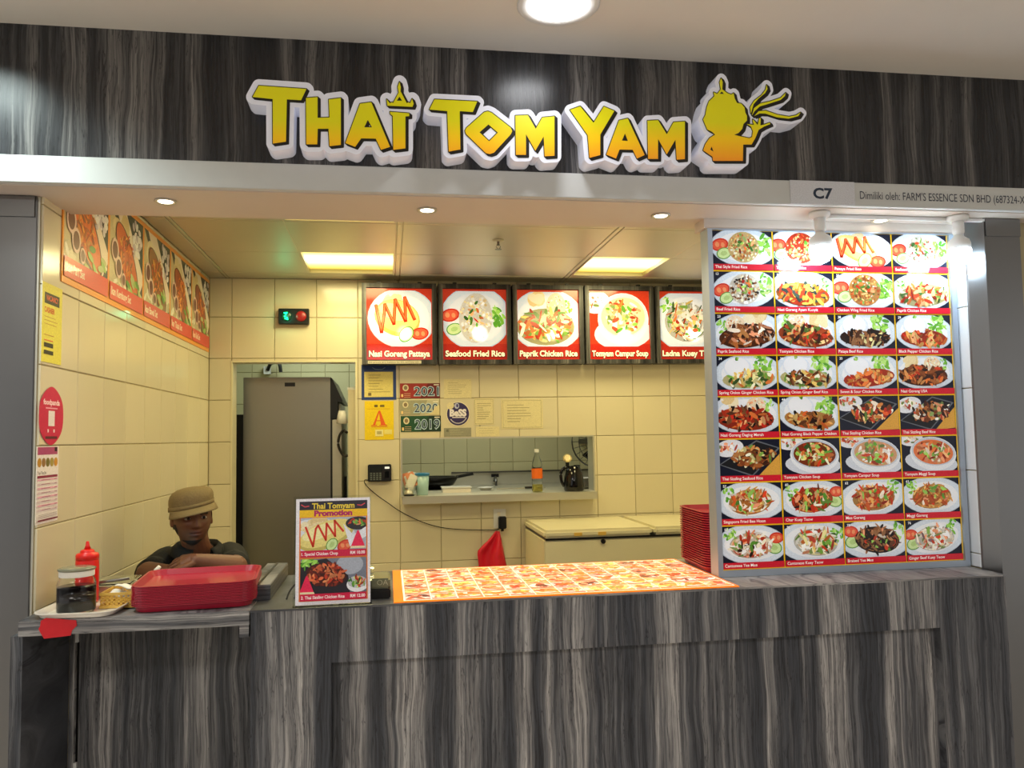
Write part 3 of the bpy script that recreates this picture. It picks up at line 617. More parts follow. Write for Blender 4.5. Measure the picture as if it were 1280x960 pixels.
# ================================================================== FASCIA SIGN
YS = 2.45
def px2m(loops, Y): return [[(lambda q: (q[0], q[2]))(at(x, y, 1, Y)) for x, y in lp] for lp in loops]
def Z(pts, x0, y0, s): return [(x0+a/s, y0+b_/s) for a, b_ in pts]
A = lambda p: Z(p, 300, 85, 5.333)
B = lambda p: Z(p, 520, 100, 6.4)
C_ = lambda p: Z(p, 695, 85, 6.857)
D_ = lambda p: Z(p, 855, 85, 6.857)
WORDS = [
 ('yellow word of four letters with a crown over the last, leftmost of the fascia words', [
  ('letter', [A([(125, 118), (442, 140), (407, 214), (312, 208), (306, 490), (219, 503), (218, 206), (84, 192)])], []),
  ('letter', [A([(440, 200), (517, 194), (517, 332), (597, 330), (592, 210), (672, 200), (672, 512), (597, 520), (590, 404), (518, 404), (515, 508), (442, 508)])], []),
  ('letter', [A([(800, 238), (875, 228), (1000, 525), (940, 545), (905, 470), (808, 468), (768, 525), (703, 500)])], [A([(852, 345), (880, 395), (828, 395)])]),
  ('letter', [A([(1000, 292), (1128, 302), (1128, 320), (1103, 322), (1103, 535), (1022, 545), (1018, 318), (1002, 306)])], []),
  ('crown', [A([(982, 250), (978, 208), (998, 235), (1014, 228), (1020, 235), (1062, 158), (1072, 158), (1112, 235), (1122, 228), (1134, 235), (1147, 205), (1158, 238), (1150, 258)]), A([(1063, 92), (1072, 125), (1070, 162), (1058, 162), (1052, 125)])], [A([(1063, 190), (1082, 218), (1044, 218)])])], 8.2),
 ('yellow three letter word with a diamond shaped O, middle of the fascia words', [
  ('letter', [B([(148, 155), (490, 172), (455, 255), (350, 248), (355, 555), (262, 572), (250, 248), (108, 235)])], []),
  ('letter', [B([(545, 258), (575, 250), (605, 262), (757, 380), (770, 408), (760, 432), (625, 580), (590, 592), (560, 585), (402, 432), (392, 407), (404, 383)])], [B([(580, 355), (655, 420), (585, 490), (508, 418)])]),
  ('letter', [B([(795, 285), (895, 280), (958, 390), (1010, 300), (1108, 290), (1108, 605), (1030, 610), (1022, 450), (955, 565), (880, 432), (880, 598), (800, 598)])], [])], 7.2),
 ('yellow three letter word starting with a tall Y, beside the dancer emblem', [
  ('letter', [C_([(120, 358), (207, 328), (322, 470), (410, 330), (500, 368), (380, 570), (380, 745), (288, 770), (272, 575)])], []),
  ('letter', [C_([(540, 450), (615, 432), (760, 745), (695, 775), (658, 700), (545, 698), (515, 775), (432, 742)])], [C_([(592, 560), (618, 625), (565, 622)])]),
  ('letter', [C_([(785, 452), (875, 447), (950, 568), (1008, 465), (1105, 458), (1105, 780), (1035, 785), (1025, 612), (950, 740), (875, 605), (875, 778), (790, 778)])], [])], 6.6),
 ('golden silhouette emblem of a crowned figure holding leaves, right end of the sign', [
  ('figure', [D_([(322, 178), (285, 222), (255, 208), (262, 240), (240, 262), (215, 285), (195, 340), (185, 400), (165, 440), (185, 490), (200, 525), (240, 545), (268, 570), (220, 600), (185, 650), (165, 705), (210, 735), (245, 760), (250, 795), (505, 795), (508, 655), (580, 655), (612, 600), (640, 530), (690, 500), (740, 480), (735, 468), (690, 484), (655, 492), (658, 430), (647, 428), (632, 490), (605, 455), (590, 440), (592, 462), (602, 488), (540, 480), (575, 500), (592, 540), (585, 590), (560, 602), (480, 585), (430, 572), (470, 555), (500, 520), (510, 480), (540, 450), (540, 410), (525, 380), (520, 340), (490, 305), (455, 300), (435, 262), (425, 215), (405, 228), (370, 215)]), D_([(318, 88), (332, 120), (328, 182), (316, 182), (306, 120)])], [D_([(325, 200), (345, 222), (305, 222)]), D_([(238, 672), (255, 718), (225, 700)])]),
  ('leaf', [D_([(574, 388), (568, 335), (602, 280), (662, 235), (700, 185), (708, 145), (716, 180), (695, 215), (640, 260), (597, 310)])], []),
  ('leaf', [D_([(584, 405), (602, 342), (652, 305), (740, 285), (830, 255), (872, 212), (865, 240), (830, 272), (740, 302), (652, 328), (606, 370)])], []),
  ('leaf', [D_([(604, 410), (640, 370), (700, 365), (800, 400), (900, 417), (960, 405), (1000, 380), (980, 412), (900, 433), (800, 422), (700, 390), (650, 388)])], [])], 6.0)]
for wi, (lab, parts, grow_by) in enumerate(WORDS):
    polys = [p for n, ps, hs in parts for p in ps]; holes = [h for n, ps, hs in parts for h in hs]
    xs = [p[0] for q in polys for p in q]; base = at((min(xs)+max(xs))/2, 190, 1, YF)
    t = thing('fascia_emblem' if wi == 3 else 'fascia_sign_word', lab, 'sign', (float(base[0]), YF, float(base[2])))
    off = Vector((-base[0], -YF, -base[2]))
    def put(name, loops, Y, depth, m, parent):
        me = filled(px2m(loops, Y), depth)
        for v in me.vertices: v.co += Vector((0, Y, 0))+off
        return obj(name, me, m, parent)
    bl = grow(polys, [], grow_by, shift=(1.2, 1.2))
    put('backing_box', bl, YS, YF-YS-.001, M['signwhite'], t)
    bk = grow(polys, holes, 1.05, shift=(2.9, 2.6), res=.35); put('black_outline', bk, YS-.0015, .0014, M['signblack'], t)
    for n, ps, hs in parts:
        o = put(n, ps+hs, YS-.003, .0014, M['signyellow'], t)
        # object origin stays at the thing; the gradient follows the letter's height
M['signyellow'].node_tree.nodes
for n_ in M['signyellow'].node_tree.nodes:
    if n_.type == 'MAP_RANGE': n_.inputs['From Min'].default_value = -.075; n_.inputs['From Max'].default_value = .10
# plate and owner's line on the band
YBAND = YF-.004
t = thing('unit_plate', 'pale unit number plate reading C7 on the white band', 'sign', (1.46, YBAND, 2.355))
a = at(988, 255, 1, YBAND); b_ = at(1067, 226, 1, YBAND)
pr = Print(); x0, x1 = a[0]-1.46, b_[0]-1.46; pr.rect(x0, -.034, x1, .047, (212, 214, 220)); pr.text('C7', (x0+x1)/2, -.013, .036, (28, 44, 66), 'c', bold=.035, sx=1.15); pr.build('number_film', M['print'], t, O=(0, -.0035, 0), back=(x0, -.034, x1, .047, .003, (205, 205, 210)))
t = thing('owner_lettering', 'small dark owner name lettering on the white band at right', 'lettering', (1.60, YBAND, 2.355))
pr = Print(); a = at(1075, 249, 1, YBAND)[0]-1.60; b_ = at(1283, 249, 1, YBAND)[0]-1.60
pr.text("Dimiliki oleh: FARM'S ESSENCE SDN BHD (687324-X)", a, -.010, .0285, (52, 56, 74), wfix=b_-a); pr.build('lettering_film', M['print'], t, O=(0, -.0006, 0))
# ================================================================== LAMPS
def downlight(x, y, z, r, label, m, big=False):
    t = thing('downlight', label, 'light', (x, y, z), group='recessed downlights' if not big else None)
    obj('trim_ring', lathe(bmesh.new(), [(r*.98, 0), (r*1.38, 0), (r*1.42, -.003), (r*1.36, -.006), (r*1.02, -.004), (r*.98, .0)], cap=False), M['white' if big else 'steelb'], t, smooth=True)
    obj('lens', lathe(bmesh.new(), [(r*.97, -.001), (r*.9, -.004 if not big else -.012), (r*.4, -.006 if not big else -.018), (.002, -.007 if not big else -.02)], cap=True), m, t, smooth=True)
for (px, py), lb in zip(((207, 251), (534, 262), (826, 269), (1101, 275)), ('small downlight in the soffit above the left wall banner', 'small downlight in the soffit left of centre', 'small downlight in the soffit right of centre', 'small downlight in the soffit between the two hanging bulbs')):
    q = at(px, py, 2, SZ-.004); downlight(q[0], q[1], SZ-.004, .024, lb, M['dl'])
    lamp('soffit_downlight', 'SPOT', (q[0], q[1], SZ-.02), 5, (1.0, .9, .74), .02, spot=math.radians(120), blend=.8)
downlight(.497, 2.225, 2.80, .085, 'large bright downlight in the hall ceiling above the sign', M['dlbig'], True)
t = thing('lamp_conduit', 'thin white conduit on the soffit joining two bulb holders', 'conduit', (1.87, 2.62, SZ-.004))
obj('conduit_pipe', bx(-.33, .34, -.006, .006, -.014, 0, bevel=.003), M['white'], t)
for px, lb in ((1.50, 'white LED bulb hanging over the second menu column'), (2.035, 'glaring white LED bulb hanging by the right pillar')):
    t = thing('hanging_bulb', lb, 'light', (px, 2.60, SZ-.004))
    obj('ceiling_cup', lathe(bmesh.new(), [(.001, 0), (.036, 0), (.036, -.012), (.026, -.02), (.001, -.02)][::-1], cap=False), M['white'], t, smooth=True)
    obj('socket', lathe(bmesh.new(), [(.001, -.068), (.016, -.068), (.0195, -.06), (.0195, -.02), (.001, -.02)], cap=False), M['white'], t, smooth=True)
    obj('bulb_body', lathe(bmesh.new(), [(.001, -.122), (.0385, -.122), (.0385, -.10), (.034, -.088), (.02, -.078), (.0135, -.068), (.001, -.068)], cap=False), M['white'], t, smooth=True)
    obj('bulb_globe', lathe(bmesh.new(), [(.001, -.178), (.014, -.177), (.026, -.171), (.034, -.160), (.038, -.146), (.0395, -.132), (.0385, -.1225), (.001, -.1225)], cap=False), M['bulb'], t, smooth=True)
for (x0, y0, x1, y1), lb in zip(LIGHTS, ('yellow ceiling panel light left of the runner, over the doorway', 'yellow ceiling panel light at left, half hidden by the soffit', 'yellow ceiling panel light at right, above the fourth food light box', 'yellow ceiling panel light at right, half hidden by the soffit')):
    cx, cy_ = (x0+x1)/2, (y0+y1)/2; hx, hy = (x1-x0)/2, (y1-y0)/2
    t = thing('ceiling_panel_light', lb, 'light', (cx, cy_, CZ)); bm = bmesh.new()
    for q in ((-hx, -hx+.01, -hy, hy), (hx-.01, hx, -hy, hy), (-hx+.01, hx-.01, -hy, -hy+.01), (-hx+.01, hx-.01, hy-.01, hy)): box(bm, *q, 0, .06)
    obj('housing_frame', bm, M['ceilmetal'], t); obj('diffuser', bx(-hx+.01, hx-.01, -hy+.01, hy-.01, .022, .028), M['trof'], t)
    lamp('panel_light', 'AREA', (cx, cy_, CZ-.015), 8.6, (1.0, .86, .42), hx*1.6, sizey=hy*1.7)
t = thing('fire_sprinkler', 'small chrome sprinkler head under the metal ceiling', 'sprinkler', (.55, 3.95, CZ))
obj('escutcheon', lathe(bmesh.new(), [(.001, 0), (.03, 0), (.026, -.006), (.001, -.008)][::-1], cap=False), M['steelb'], t, smooth=True)
bm = lathe(bmesh.new(), [(.006, -.006), (.006, -.022), (.009, -.024), (.004, -.028)], 12)
for s in (-1, 1): tube(bm, [(s*.006, 0, -.022), (s*.011, 0, -.034), (s*.003, 0, -.046)], .002, 6)
obj('head', bm, M['steel'], t); obj('deflector', lathe(bmesh.new(), [(.001, -.048), (.017, -.048), (.017, -.046), (.001, -.045)], 16, cap=False), M['steel'], t)
# green and red signal lamp
q0 = at(349, 406, 1, YB); q1 = at(387, 387, 1, YB); cx, cz = (q0[0]+q1[0])/2, (q0[2]+q1[2])/2; hw, hh = (q1[0]-q0[0])/2, (q1[2]-q0[2])/2
t = thing('signal_box', 'black signal box with lit green lamp and dull red lamp', 'signal light', (cx, YB, cz))
obj('housing', bx(-hw, hw, -.04, -.0005, -hh, hh, bevel=.003), M['black'], t)
g = mat('lit_green_lamp', (20, 255, 150), .3, emit=2.2); r_ = mat('red_lamp', (150, 30, 30), .3, emit=.15); gd = mat('green_lens', (6, 60, 45), .25)
for s, mm in ((-1, gd), (1, r_)):
    bm = lathe(bmesh.new(), [(.001, .008), (.02, .007), (.028, .003), (.032, 0), (.03, -.001)], 20); bmesh.ops.rotate(bm, verts=bm.verts, cent=(0, 0, 0), matrix=Matrix.Rotation(math.radians(90), 3, 'X')); bmesh.ops.translate(bm, verts=bm.verts, vec=(s*.043, -.041, 0)); obj('lens', bm, mm, t, smooth=True)
for dx, dz in ((-.052, .018), (-.045, .012), (-.04, .019), (-.05, -.002), (-.038, -.012), (-.036, -.02), (-.046, -.016)):
    obj('led', bx(dx-.005, dx+.005, -.052, -.048, dz-.004, dz+.004), g, t)
lamp('signal_glow', 'POINT', (cx-.045, YB-.09, cz), .22, (.05, 1, .55), .02)
# ================================================================== MENUS
# big wall of dishes
YM = 2.714; MX0, MX1, MZ0, MZ1 = 1.130, 2.098, 1.051, 2.281
struct(obj('trim_4', bx(1.12, 2.111, YM-.002, 2.80, 2.282, SZ-.0035), M['soffit']))
t = thing('dish_menu_board', 'tall aluminium framed board of numbered dish pictures standing on the counter', 'menu', ((MX0+MX1)/2, YM, 1.05)); mcx = (MX0+MX1)/2
bm = bmesh.new(); f = .014
for q in ((MX0, MX0+.018, MZ0, MZ1), (MX1-.020, MX1, MZ0, MZ1), (MX0+.018, MX1-.020, MZ0, MZ0+.022), (MX0+.018, MX1-.020, MZ1-.004, MZ1)): box(bm, q[0]-mcx, q[1]-mcx, -.006, .06, q[2]-1.05, q[3]-1.05)
obj('board_frame', bm, M['aluminium'], t); obj('board_back', bx(MX0+.018-mcx, MX1-.02-mcx, .006, .058, .022, MZ1-1.0545), M['aluminium'], t)
CELLS = [
 [('Thai Style Fried Rice', '', 'fried', FRIED), ('Thai Java Fried Rice', '', 'fried', RED+FRIED), ('Pattaya Fried Rice', '', 'pattaya', None), ('Seafood Fried Rice', '', 'fried', RICE+SEAF)],
 [('Beef Fried Rice', '13', 'fried', RICE+DARK[2:]), ('Nasi Goreng Ayam Kunyit', '18', 'stir', [(232, 130, 40), (240, 190, 80), (200, 60, 30), (60, 70, 60)]), ('Chicken Wing Fried Rice', '20', 'fried', FRIED[2:]+NOOD), ('Paprik Chicken Rice', '', 'stir', VEG+RED)],
 [('Paprik Seafood Rice', '23', 'stir', BROWN+SEAF[:2]), ('Tomyam Chicken Rice', '24', 'stir', MIX), ('Pataya Beef Rice', '28', 'rice', DARK+VEG[:1]), ('Black Pepper Chicken Rice', '29', 'rice', RED+GREEN[:1]+NOOD)],
 [('Spring Onion Ginger Chicken Rice', '34', 'rice', VEG), ('Spring Onion Ginger Beef Rice', '30', 'rice', VEG+DARK), ('Sweet & Sour Chicken Rice', '35', 'rice', RED+NOOD[:2]), ('Nasi Goreng USA', '38', 'stir', BROWN+RED[:2])],
 [('Nasi Goreng Daging Merah', '39', 'stir', RED+DARK), ('Nasi Goreng Black Pepper Chicken', '44', 'rice', NOOD+DARK), ('Thai Sizzling Chicken Rice', '', 'pan', MIX+SEAF[:1]), ('Thai Sizzling Beef Rice', '', 'pan', BROWN+SEAF)],
 [('Thai Sizzling Seafood Rice', '', 'pan', BROWN+VEG[:3]), ('Tomyam Chicken Soup', '', 'bowl', [(120, 50, 20)]+RED+VEG), ('Tomyam Campur Soup', '', 'bowl', [(205, 155, 115)]+SEAF+RED[:2]), ('Tomyam Maggi Soup', '54', 'bowl', [(222, 120, 70)]+RED[1:4]+SEAF[:2])],
 [('Singapore Fried Bee Hoon', '57', 'noodle', NOOD+RICE[:1]), ('Char Kuey Teow', '60', 'noodle', MIX), ('Mee Goreng', '62', 'noodle', NOOD+RED), ('Maggi Goreng', '63', 'noodle', NOOD)],
 [('Cantonese Yee Mee', '68', 'noodle', SEAF+RICE+DARK[:1]), ('Cantonese Kuey Teow', '70', 'noodle', RICE+SEAF+VEG), ('Braised Yee Mee', '72', 'noodle', DARK), ('Ginger Beef Kuey Teow', '76', 'noodle', RICE+SEAF+[(120, 90, 95)])]]
zb = [2.278, 2.130, 1.977, 1.826, 1.679, 1.529, 1.376, 1.226, 1.074]; xb = [1.149, 1.381, 1.611, 1.850, 2.077]
pr = Print(); pr.rect(MX0+.018-mcx, .022, MX1-.02-mcx, MZ1-1.0545, (250, 200, 20)); pr.build('yellow_backing_film', M['printg'], t, O=(0, .0055, 0))
R_ = random.Random(11)
for r in range(8):
    for c in range(4):
        cap, num, kind, pal = CELLS[r][c]; x0, x1, z1, z0 = xb[c]-mcx, xb[c+1]-mcx, zb[r]-1.05, zb[r+1]-1.05
        g0 = .0025; W_, H_ = x1-x0-2*g0, z1-z0-2*g0; pr = Print(step=.00002)
        pr.rect(0, 0, W_, H_, (20, 24, 42)); dish(pr, R_, kind, .001, .021, W_-.001, H_ if r else H_+.004, pal)
        pr.rect(0, H_, W_, H_+.02, (20, 24, 42)) if False else None
        pr.rect(0, 0, W_, .0215, (204, 26, 46)); pr.text(cap, .006, .0065, .0105, (252, 246, 240), wmax=W_-.012, bold=.012)
        if num: pr.text(num, .008, H_-.014, .009, (255, 255, 255), bold=.015)
        pr.build('dish_picture', M['printg'], t, O=(x0+g0, .0045, z0+g0), back=(0, 0, W_, H_, .0006, (20, 24, 42)))
# light boxes on the back wall
LB = [('Nasi Goreng Pattaya', 'pattaya', None, 'glowing light box with an omelette dish, leftmost on the back wall'), ('Seafood Fried Rice', 'fried', RICE+FRIED[:2], 'glowing light box with pale fried rice mound, second from left'),
      ('Paprik Chicken Rice', 'stir', VEG+RED[:2], 'glowing light box with green vegetables and orange sauce, middle of the row'), ('Tomyam Campur Soup', 'bowl', [(240, 205, 160)]+SEAF+RED[:2], 'glowing light box with a soup bowl, fourth from left'),
      ('Ladna Kuey Teow', 'noodle', RICE+VEG, 'glowing light box with white noodles, cut off by the dish board')]
Yb = 4.93; bx0 = at(451, 400, 1, Yb)[0]; pitch = (at(819, 400, 1, Yb)[0]-bx0)/4; bz0, bz1 = 2.0, 2.495
for k, (cap, kind, pal, lab) in enumerate(LB):
    t = thing('food_light_box', lab, 'light box', (bx0+(k+.5)*pitch, Yb, 2.245)); hw = pitch/2-.006
    bm = bmesh.new(); q = .027
    for a in ((-hw, -hw+q, bz0, bz1), (hw-q, hw, bz0, bz1), (-hw+q, hw-q, bz0, bz0+q), (-hw+q, hw-q, bz1-q, bz1)): box(bm, a[0], a[1], 0, .089, a[2]-2.245, a[3]-2.245)
    obj('box_frame', bm, M['wooddark'], t); obj('box_back', bx(-hw+q, hw-q, .02, .088, bz0-2.245+q, bz1-2.245-q), M['black'], t)
    for s in (-1, 1): obj('clip', bx(s*hw*.55-.012, s*hw*.55+.012, -.004, .01, bz1-2.245, bz1-2.245+.008), M['black'], t)
    pr = Print(step=.00002); w_, h_ = 2*(hw-q), bz1-bz0-2*q; X0, Z0 = -w_/2, -h_/2
    pr.rect(X0, Z0, -X0, -Z0, (190, 52, 28)); pr.rect(X0, Z0, -X0, Z0+.10, (176, 34, 22)); dish(pr, R_, kind, X0+.004, Z0+.085, -X0-.004, -Z0-.012, pal)
    pr.text(cap, 0, Z0+.022, .038, (60, 10, 5), 'c', wfix=w_*.95, bold=.06); pr.text(cap, 0, Z0+.024, .036, (255, 250, 215), 'c', wfix=w_*.93, bold=.035)
    pr.build('lit_film', M['printb'], t, O=(0, .0175, 0))
    if k == 0:
        pr = Print(); pr.rect(-.19, -.009, .13, .009, (206, 200, 180)); pr.text('All prices are subject to 6% service tax', -.185, -.004, .009, (70, 60, 50), wfix=.30); pr.build('price_note', M['print'], t, O=(0, -.0015, bz0-2.245+.012))
# banner on the left wall
R_ = random.Random(3)
t = thing('wall_banner', 'long orange framed banner of five grilled fish platters on left wall', 'menu', (XL, 3.9, 2.08)); bl_ = 2.2; bz = .43
pr = Print(step=.00002); pr.rect(-1.1, 0, 1.1, bz, (244, 150, 22))
for k, cap in enumerate(('Ikan Pari Set', 'Ikan Kembung Set', 'Ikan Bawal Set', 'Ikan Tilapia Set', 'Ikan Keli Set')):
    pr.layer = 2; x0 = -1.1+.012+k*.44; x1 = x0+.42; z0, z1 = .022, bz-.02; pr.clip = (x0, z0, x1, z1)
    pr.rect(x0, z0, x1, z1, (34, 32, 38)); pr.poly([(x0, z0), (x1, z0), (x0, z1)], (214, 196, 150)); pr.poly([(x0+.06, z1), (x0+.19, z1), (x1+.02, z0+.15), (x1-.06, z0+.06)], (246, 228, 208)); cracker(pr, R_, x0+.13, z1-.09, .12)
    for i in range(34): pr.ell(x0+R_.uniform(.02, .40), z0+R_.uniform(.02, .12), R_.uniform(.02, .05), R_.uniform(.008, .02), R_.choice([(235, 222, 180), (205, 190, 150), (245, 238, 215)]), R_.uniform(-1, 1), 9)
    for i in range(30): pr.ell(x0+.33+R_.uniform(-.05, .07), z0+.30+R_.uniform(-.07, .07), .014, .020, R_.choice([(236, 228, 234), (205, 190, 205), (250, 246, 246)]), R_.uniform(0, 3), 8)
    pr.ell(x0+.21, z0+.185, .185, .085, (96, 44, 24), -.75, 26); pr.ell(x0+.21, z0+.19, .175, .072, [(232, 104, 24), (216, 92, 26), (150, 92, 38), (176, 84, 44), (156, 74, 48)][k], -.75, 26)
    shards(pr, R_, x0+.2, z0+.20, .10, .10, [(240, 132, 40), (205, 78, 22), (250, 160, 62), (170, 84, 34)], 60, .05, .012)
    for i in range(9): pr.ell(x0+R_.uniform(.2, .38), z0+R_.uniform(.05, .15), .032, .013, R_.choice(GREEN[:2]+[(190, 200, 130)]), R_.uniform(-.9, .2), 10)
    for (dx, dz, r) in ((.055, .20, .042), (.10, .14, .04), (.16, .10, .026)): pr.ell(x0+dx, z0+dz, r, r*1.1, (240, 205, 190), 0, 20); pr.ell(x0+dx, z0+dz, r*.72, r*.8, (110, 40, 30), 0, 20)
    pr.rect(x0, z0, x1, z0+.068, (226, 36, 28)); pr.text(cap, x0+.014, z0+.020, .032, (255, 236, 210), wmax=.26, bold=.02, sx=.75); pr.clip = None
pr.build('banner_sheet', M['printbn'], t, O=(.004, 0, 0), U=(0, 1, 0), V=(0, 0, 1), back=(-1.1, 0, 1.1, bz, .0035, (244, 150, 22)))
# ---- notices on the left wall
def wall_sheet(name, lab, cat, cx, cy_, cz, w_, h_, draw, facing='back', base=(240, 236, 225), m='print'):
    t = thing(name, lab, cat, (cx, cy_, cz)); pr = Print(step=.00012); draw(pr, w_, h_)
    U = (0, 1, 0) if facing == 'left' else (1, 0, 0); off = (.0022, 0, 0) if facing == 'left' else (0, -.0022, 0)
    pr.build('sheet', M[m], t, O=off, U=U, back=(-w_/2, -h_/2, w_/2, h_/2, .0015, base) if base else None); return t
def d_yellow(p, w_, h_):
    p.rect(-w_/2, -h_/2, w_/2, h_/2, (232, 222, 84)); p.rect(-w_*.38, h_*.24, w_*.36, h_*.38, (44, 40, 20)); p.text('VACANCY', 0, h_*.285, .017, (225, 90, 50), 'c', wfix=w_*.6, bold=.03)
    p.text('CASHIER', -w_*.38, h_*.13, .017, (222, 96, 44), wfix=w_*.5, bold=.03)
    for k, q in enumerate((.6, .72, .66)): p.rect(-w_*.38, h_*(.07-.045*k), -w_*.38+w_*q*.9, h_*(.076-.045*k), (190, 130, 60))
    p.rect(-w_*.38, -h_*.16, w_*.1, -h_*.152, (190, 130, 60)); p.rect(-w_*.38, -h_*.23, w_*.05, -h_*.215, (225, 120, 60))
    p.rect(-w_*.38, -h_*.31, w_*.06, -h_*.255, (40, 40, 26)); p.rect(-w_*.38, -h_*.40, w_*.07, -h_*.35, (40, 40, 26))
wall_sheet('job_notice', 'yellow paper job notice with black bars on left wall', 'notice', XL, 2.735, 1.93, .155, .248, d_yellow, 'left')
t = thing('delivery_sticker', 'pink rounded delivery service sticker on the left wall', 'sticker', (XL, 2.745, 1.64))
pr = Print(step=.00012); n = 40
pts = []
for i in range(n):
    a = 2*math.pi*i/n; c, s_ = math.cos(a), math.sin(a); rr_ = .095*(1-.0*c); x = .094*abs(c)**1.15*math.copysign(1, c)*(.78 if abs(s_) > .75 else 1); pts.append((.094*c*(1-.32*abs(s_)**3), .092*math.copysign(abs(s_)**.8, s_)))
pr.poly(pts, (206, 22, 78)); pr.text('foodpanda', 0, .035, .017, (255, 225, 232), 'c', wfix=.125, bold=.03); pr.rect(-.045, .022, .045, .026, (240, 170, 190)); pr.rect(-.024, -.032, .024, .016, (236, 226, 228))
for x in (-.025, .02): pr.rect(x-.005, -.052, x+.005, -.042, (250, 220, 230))
pr.rect(-.045, -.072, .045, -.064, (90, 10, 40)); pr.build('sticker_film', M['print'], t, O=(.0025, 0, 0), U=(0, 1, 0))
def d_menu(p, w_, h_):
    p.rect(-w_/2, -h_/2, w_/2, h_/2, (240, 234, 232)); p.rect(-w_*.46, h_*.39, w_*.44, h_*.49, (176, 70, 120)); p.rect(w_*.3, h_*.43, w_*.42, h_*.485, (40, 20, 30))
    for k in range(5): p.ell(-w_*.38+w_*.185*k, h_*.29, w_*.085, h_*.06, [(190, 140, 50), (150, 110, 60), (120, 110, 50), (170, 150, 70), (210, 150, 50)][k])
    p.text('Top Top Set', -w_*.46, h_*.14, .009, (60, 50, 60)); p.rect(-w_*.46, h_*.09, w_*.44, h_*.12, (140, 20, 70))
    for k in range(8): p.rect(-w_*.46, h_*(.055-.055*k), w_*.44, h_*(.075-.055*k), (236, 176, 200) if k % 2 == 0 else (225, 205, 214)); p.rect(-w_*.3, h_*(.061-.055*k), w_*.1, h_*(.067-.055*k), (140, 60, 90)); p.rect(w_*.3, h_*(.061-.055*k), w_*.4, h_*(.067-.055*k), (140, 60, 90))
    for k in range(3): p.rect(-w_*.44, -h_*(.385+.018*k), w_*.4, -h_*(.38+.018*k), (150, 140, 145))
    p.rect(-w_*.46, -h_*.465, w_*.44, -h_*.445, (120, 20, 60))
wall_sheet('price_list', 'white price list with pink rows, below the pink sticker', 'notice', XL, 2.725, 1.427, .165, .236, d_menu, 'left')
# ---- notices on the back wall
def rect_px(x0, y0, x1, y1, Y=YB): a = at(x0, y1, 1, Y); b_ = at(x1, y0, 1, Y); return (a[0]+b_[0])/2, (a[2]+b_[2])/2, b_[0]-a[0], b_[2]-a[2]
def bsheet(name, lab, cat, r, draw, base=(235, 228, 200)):
    cx, cz, w_, h_ = rect_px(*r); return wall_sheet(name, lab, cat, cx, YB, cz, w_, h_, draw, base=base)
def lines(p, w_, h_, col, rows, x0=-.4, x1=.4, top=.36, dz=.09, th=.018, seed=1):
    q = random.Random(seed)
    for k in range(rows): p.rect(w_*x0, h_*(top-dz*k), w_*(x0+(x1-x0)*q.uniform(.4, 1)), h_*(top-dz*k+th), col)
def d_blue(p, w_, h_):
    p.rect(-w_/2, -h_/2, w_/2, h_/2, (28, 58, 128)); p.rect(-w_*.42, -h_*.42, w_*.41, h_*.3, (232, 216, 130)); lines(p, w_, h_, (150, 130, 70), 7, -.3, .35, .2, .08, .012, 4); p.rect(-w_*.31, -h_*.38, -w_*.22, -h_*.3, (120, 100, 50)); p.line([(-w_*.18, h_*.42), (-w_*.1, h_*.37), (w_*.1, h_*.37), (w_*.18, h_*.42)], .004, (120, 150, 190))
bsheet('certificate_frame', 'blue framed yellowish certificate left of the year plates', 'certificate', (452, 456, 495, 500), d_blue)
def d_A(p, w_, h_):
    p.rect(-w_/2, -h_/2, w_/2, h_/2, (240, 208, 10)); p.rect(-w_*.17, h_*.34, -w_*.05, h_*.4, (110, 90, 20)); p.rect(w_*.03, h_*.34, w_*.18, h_*.4, (120, 100, 20)); p.rect(-w_*.4, h_*.29, w_*.4, h_*.297, (205, 120, 20))
    c = (232, 96, 22); p.poly([(-w_*.22, -h_*.12), (-w_*.14, -h_*.12), (w_*.0, h_*.2), (-w_*.02, h_*.25)], c); p.poly([(-w_*.02, h_*.25), (w_*.03, h_*.25), (w_*.22, -h_*.12), (w_*.06, -h_*.12)], c); p.rect(-w_*.12, -h_*.02, w_*.1, h_*.0, c)
    p.rect(-w_*.28, -h_*.135, -w_*.08, -h_*.115, c); p.rect(0, -h_*.135, w_*.27, -h_*.115, c); p.rect(-w_*.28, -h_*.17, w_*.28, -h_*.155, c); p.rect(-w_*.14, -h_*.41, w_*.14, -h_*.24, (240, 230, 160)); p.rect(w_*.17, -h_*.36, w_*.44, -h_*.24, (240, 225, 130)); p.rect(-w_*.08, -h_*.36, w_*.08, -h_*.28, (190, 175, 110))
bsheet('grade_certificate', 'yellow grade certificate with a large orange A', 'certificate', (456, 501, 492, 550), d_A)
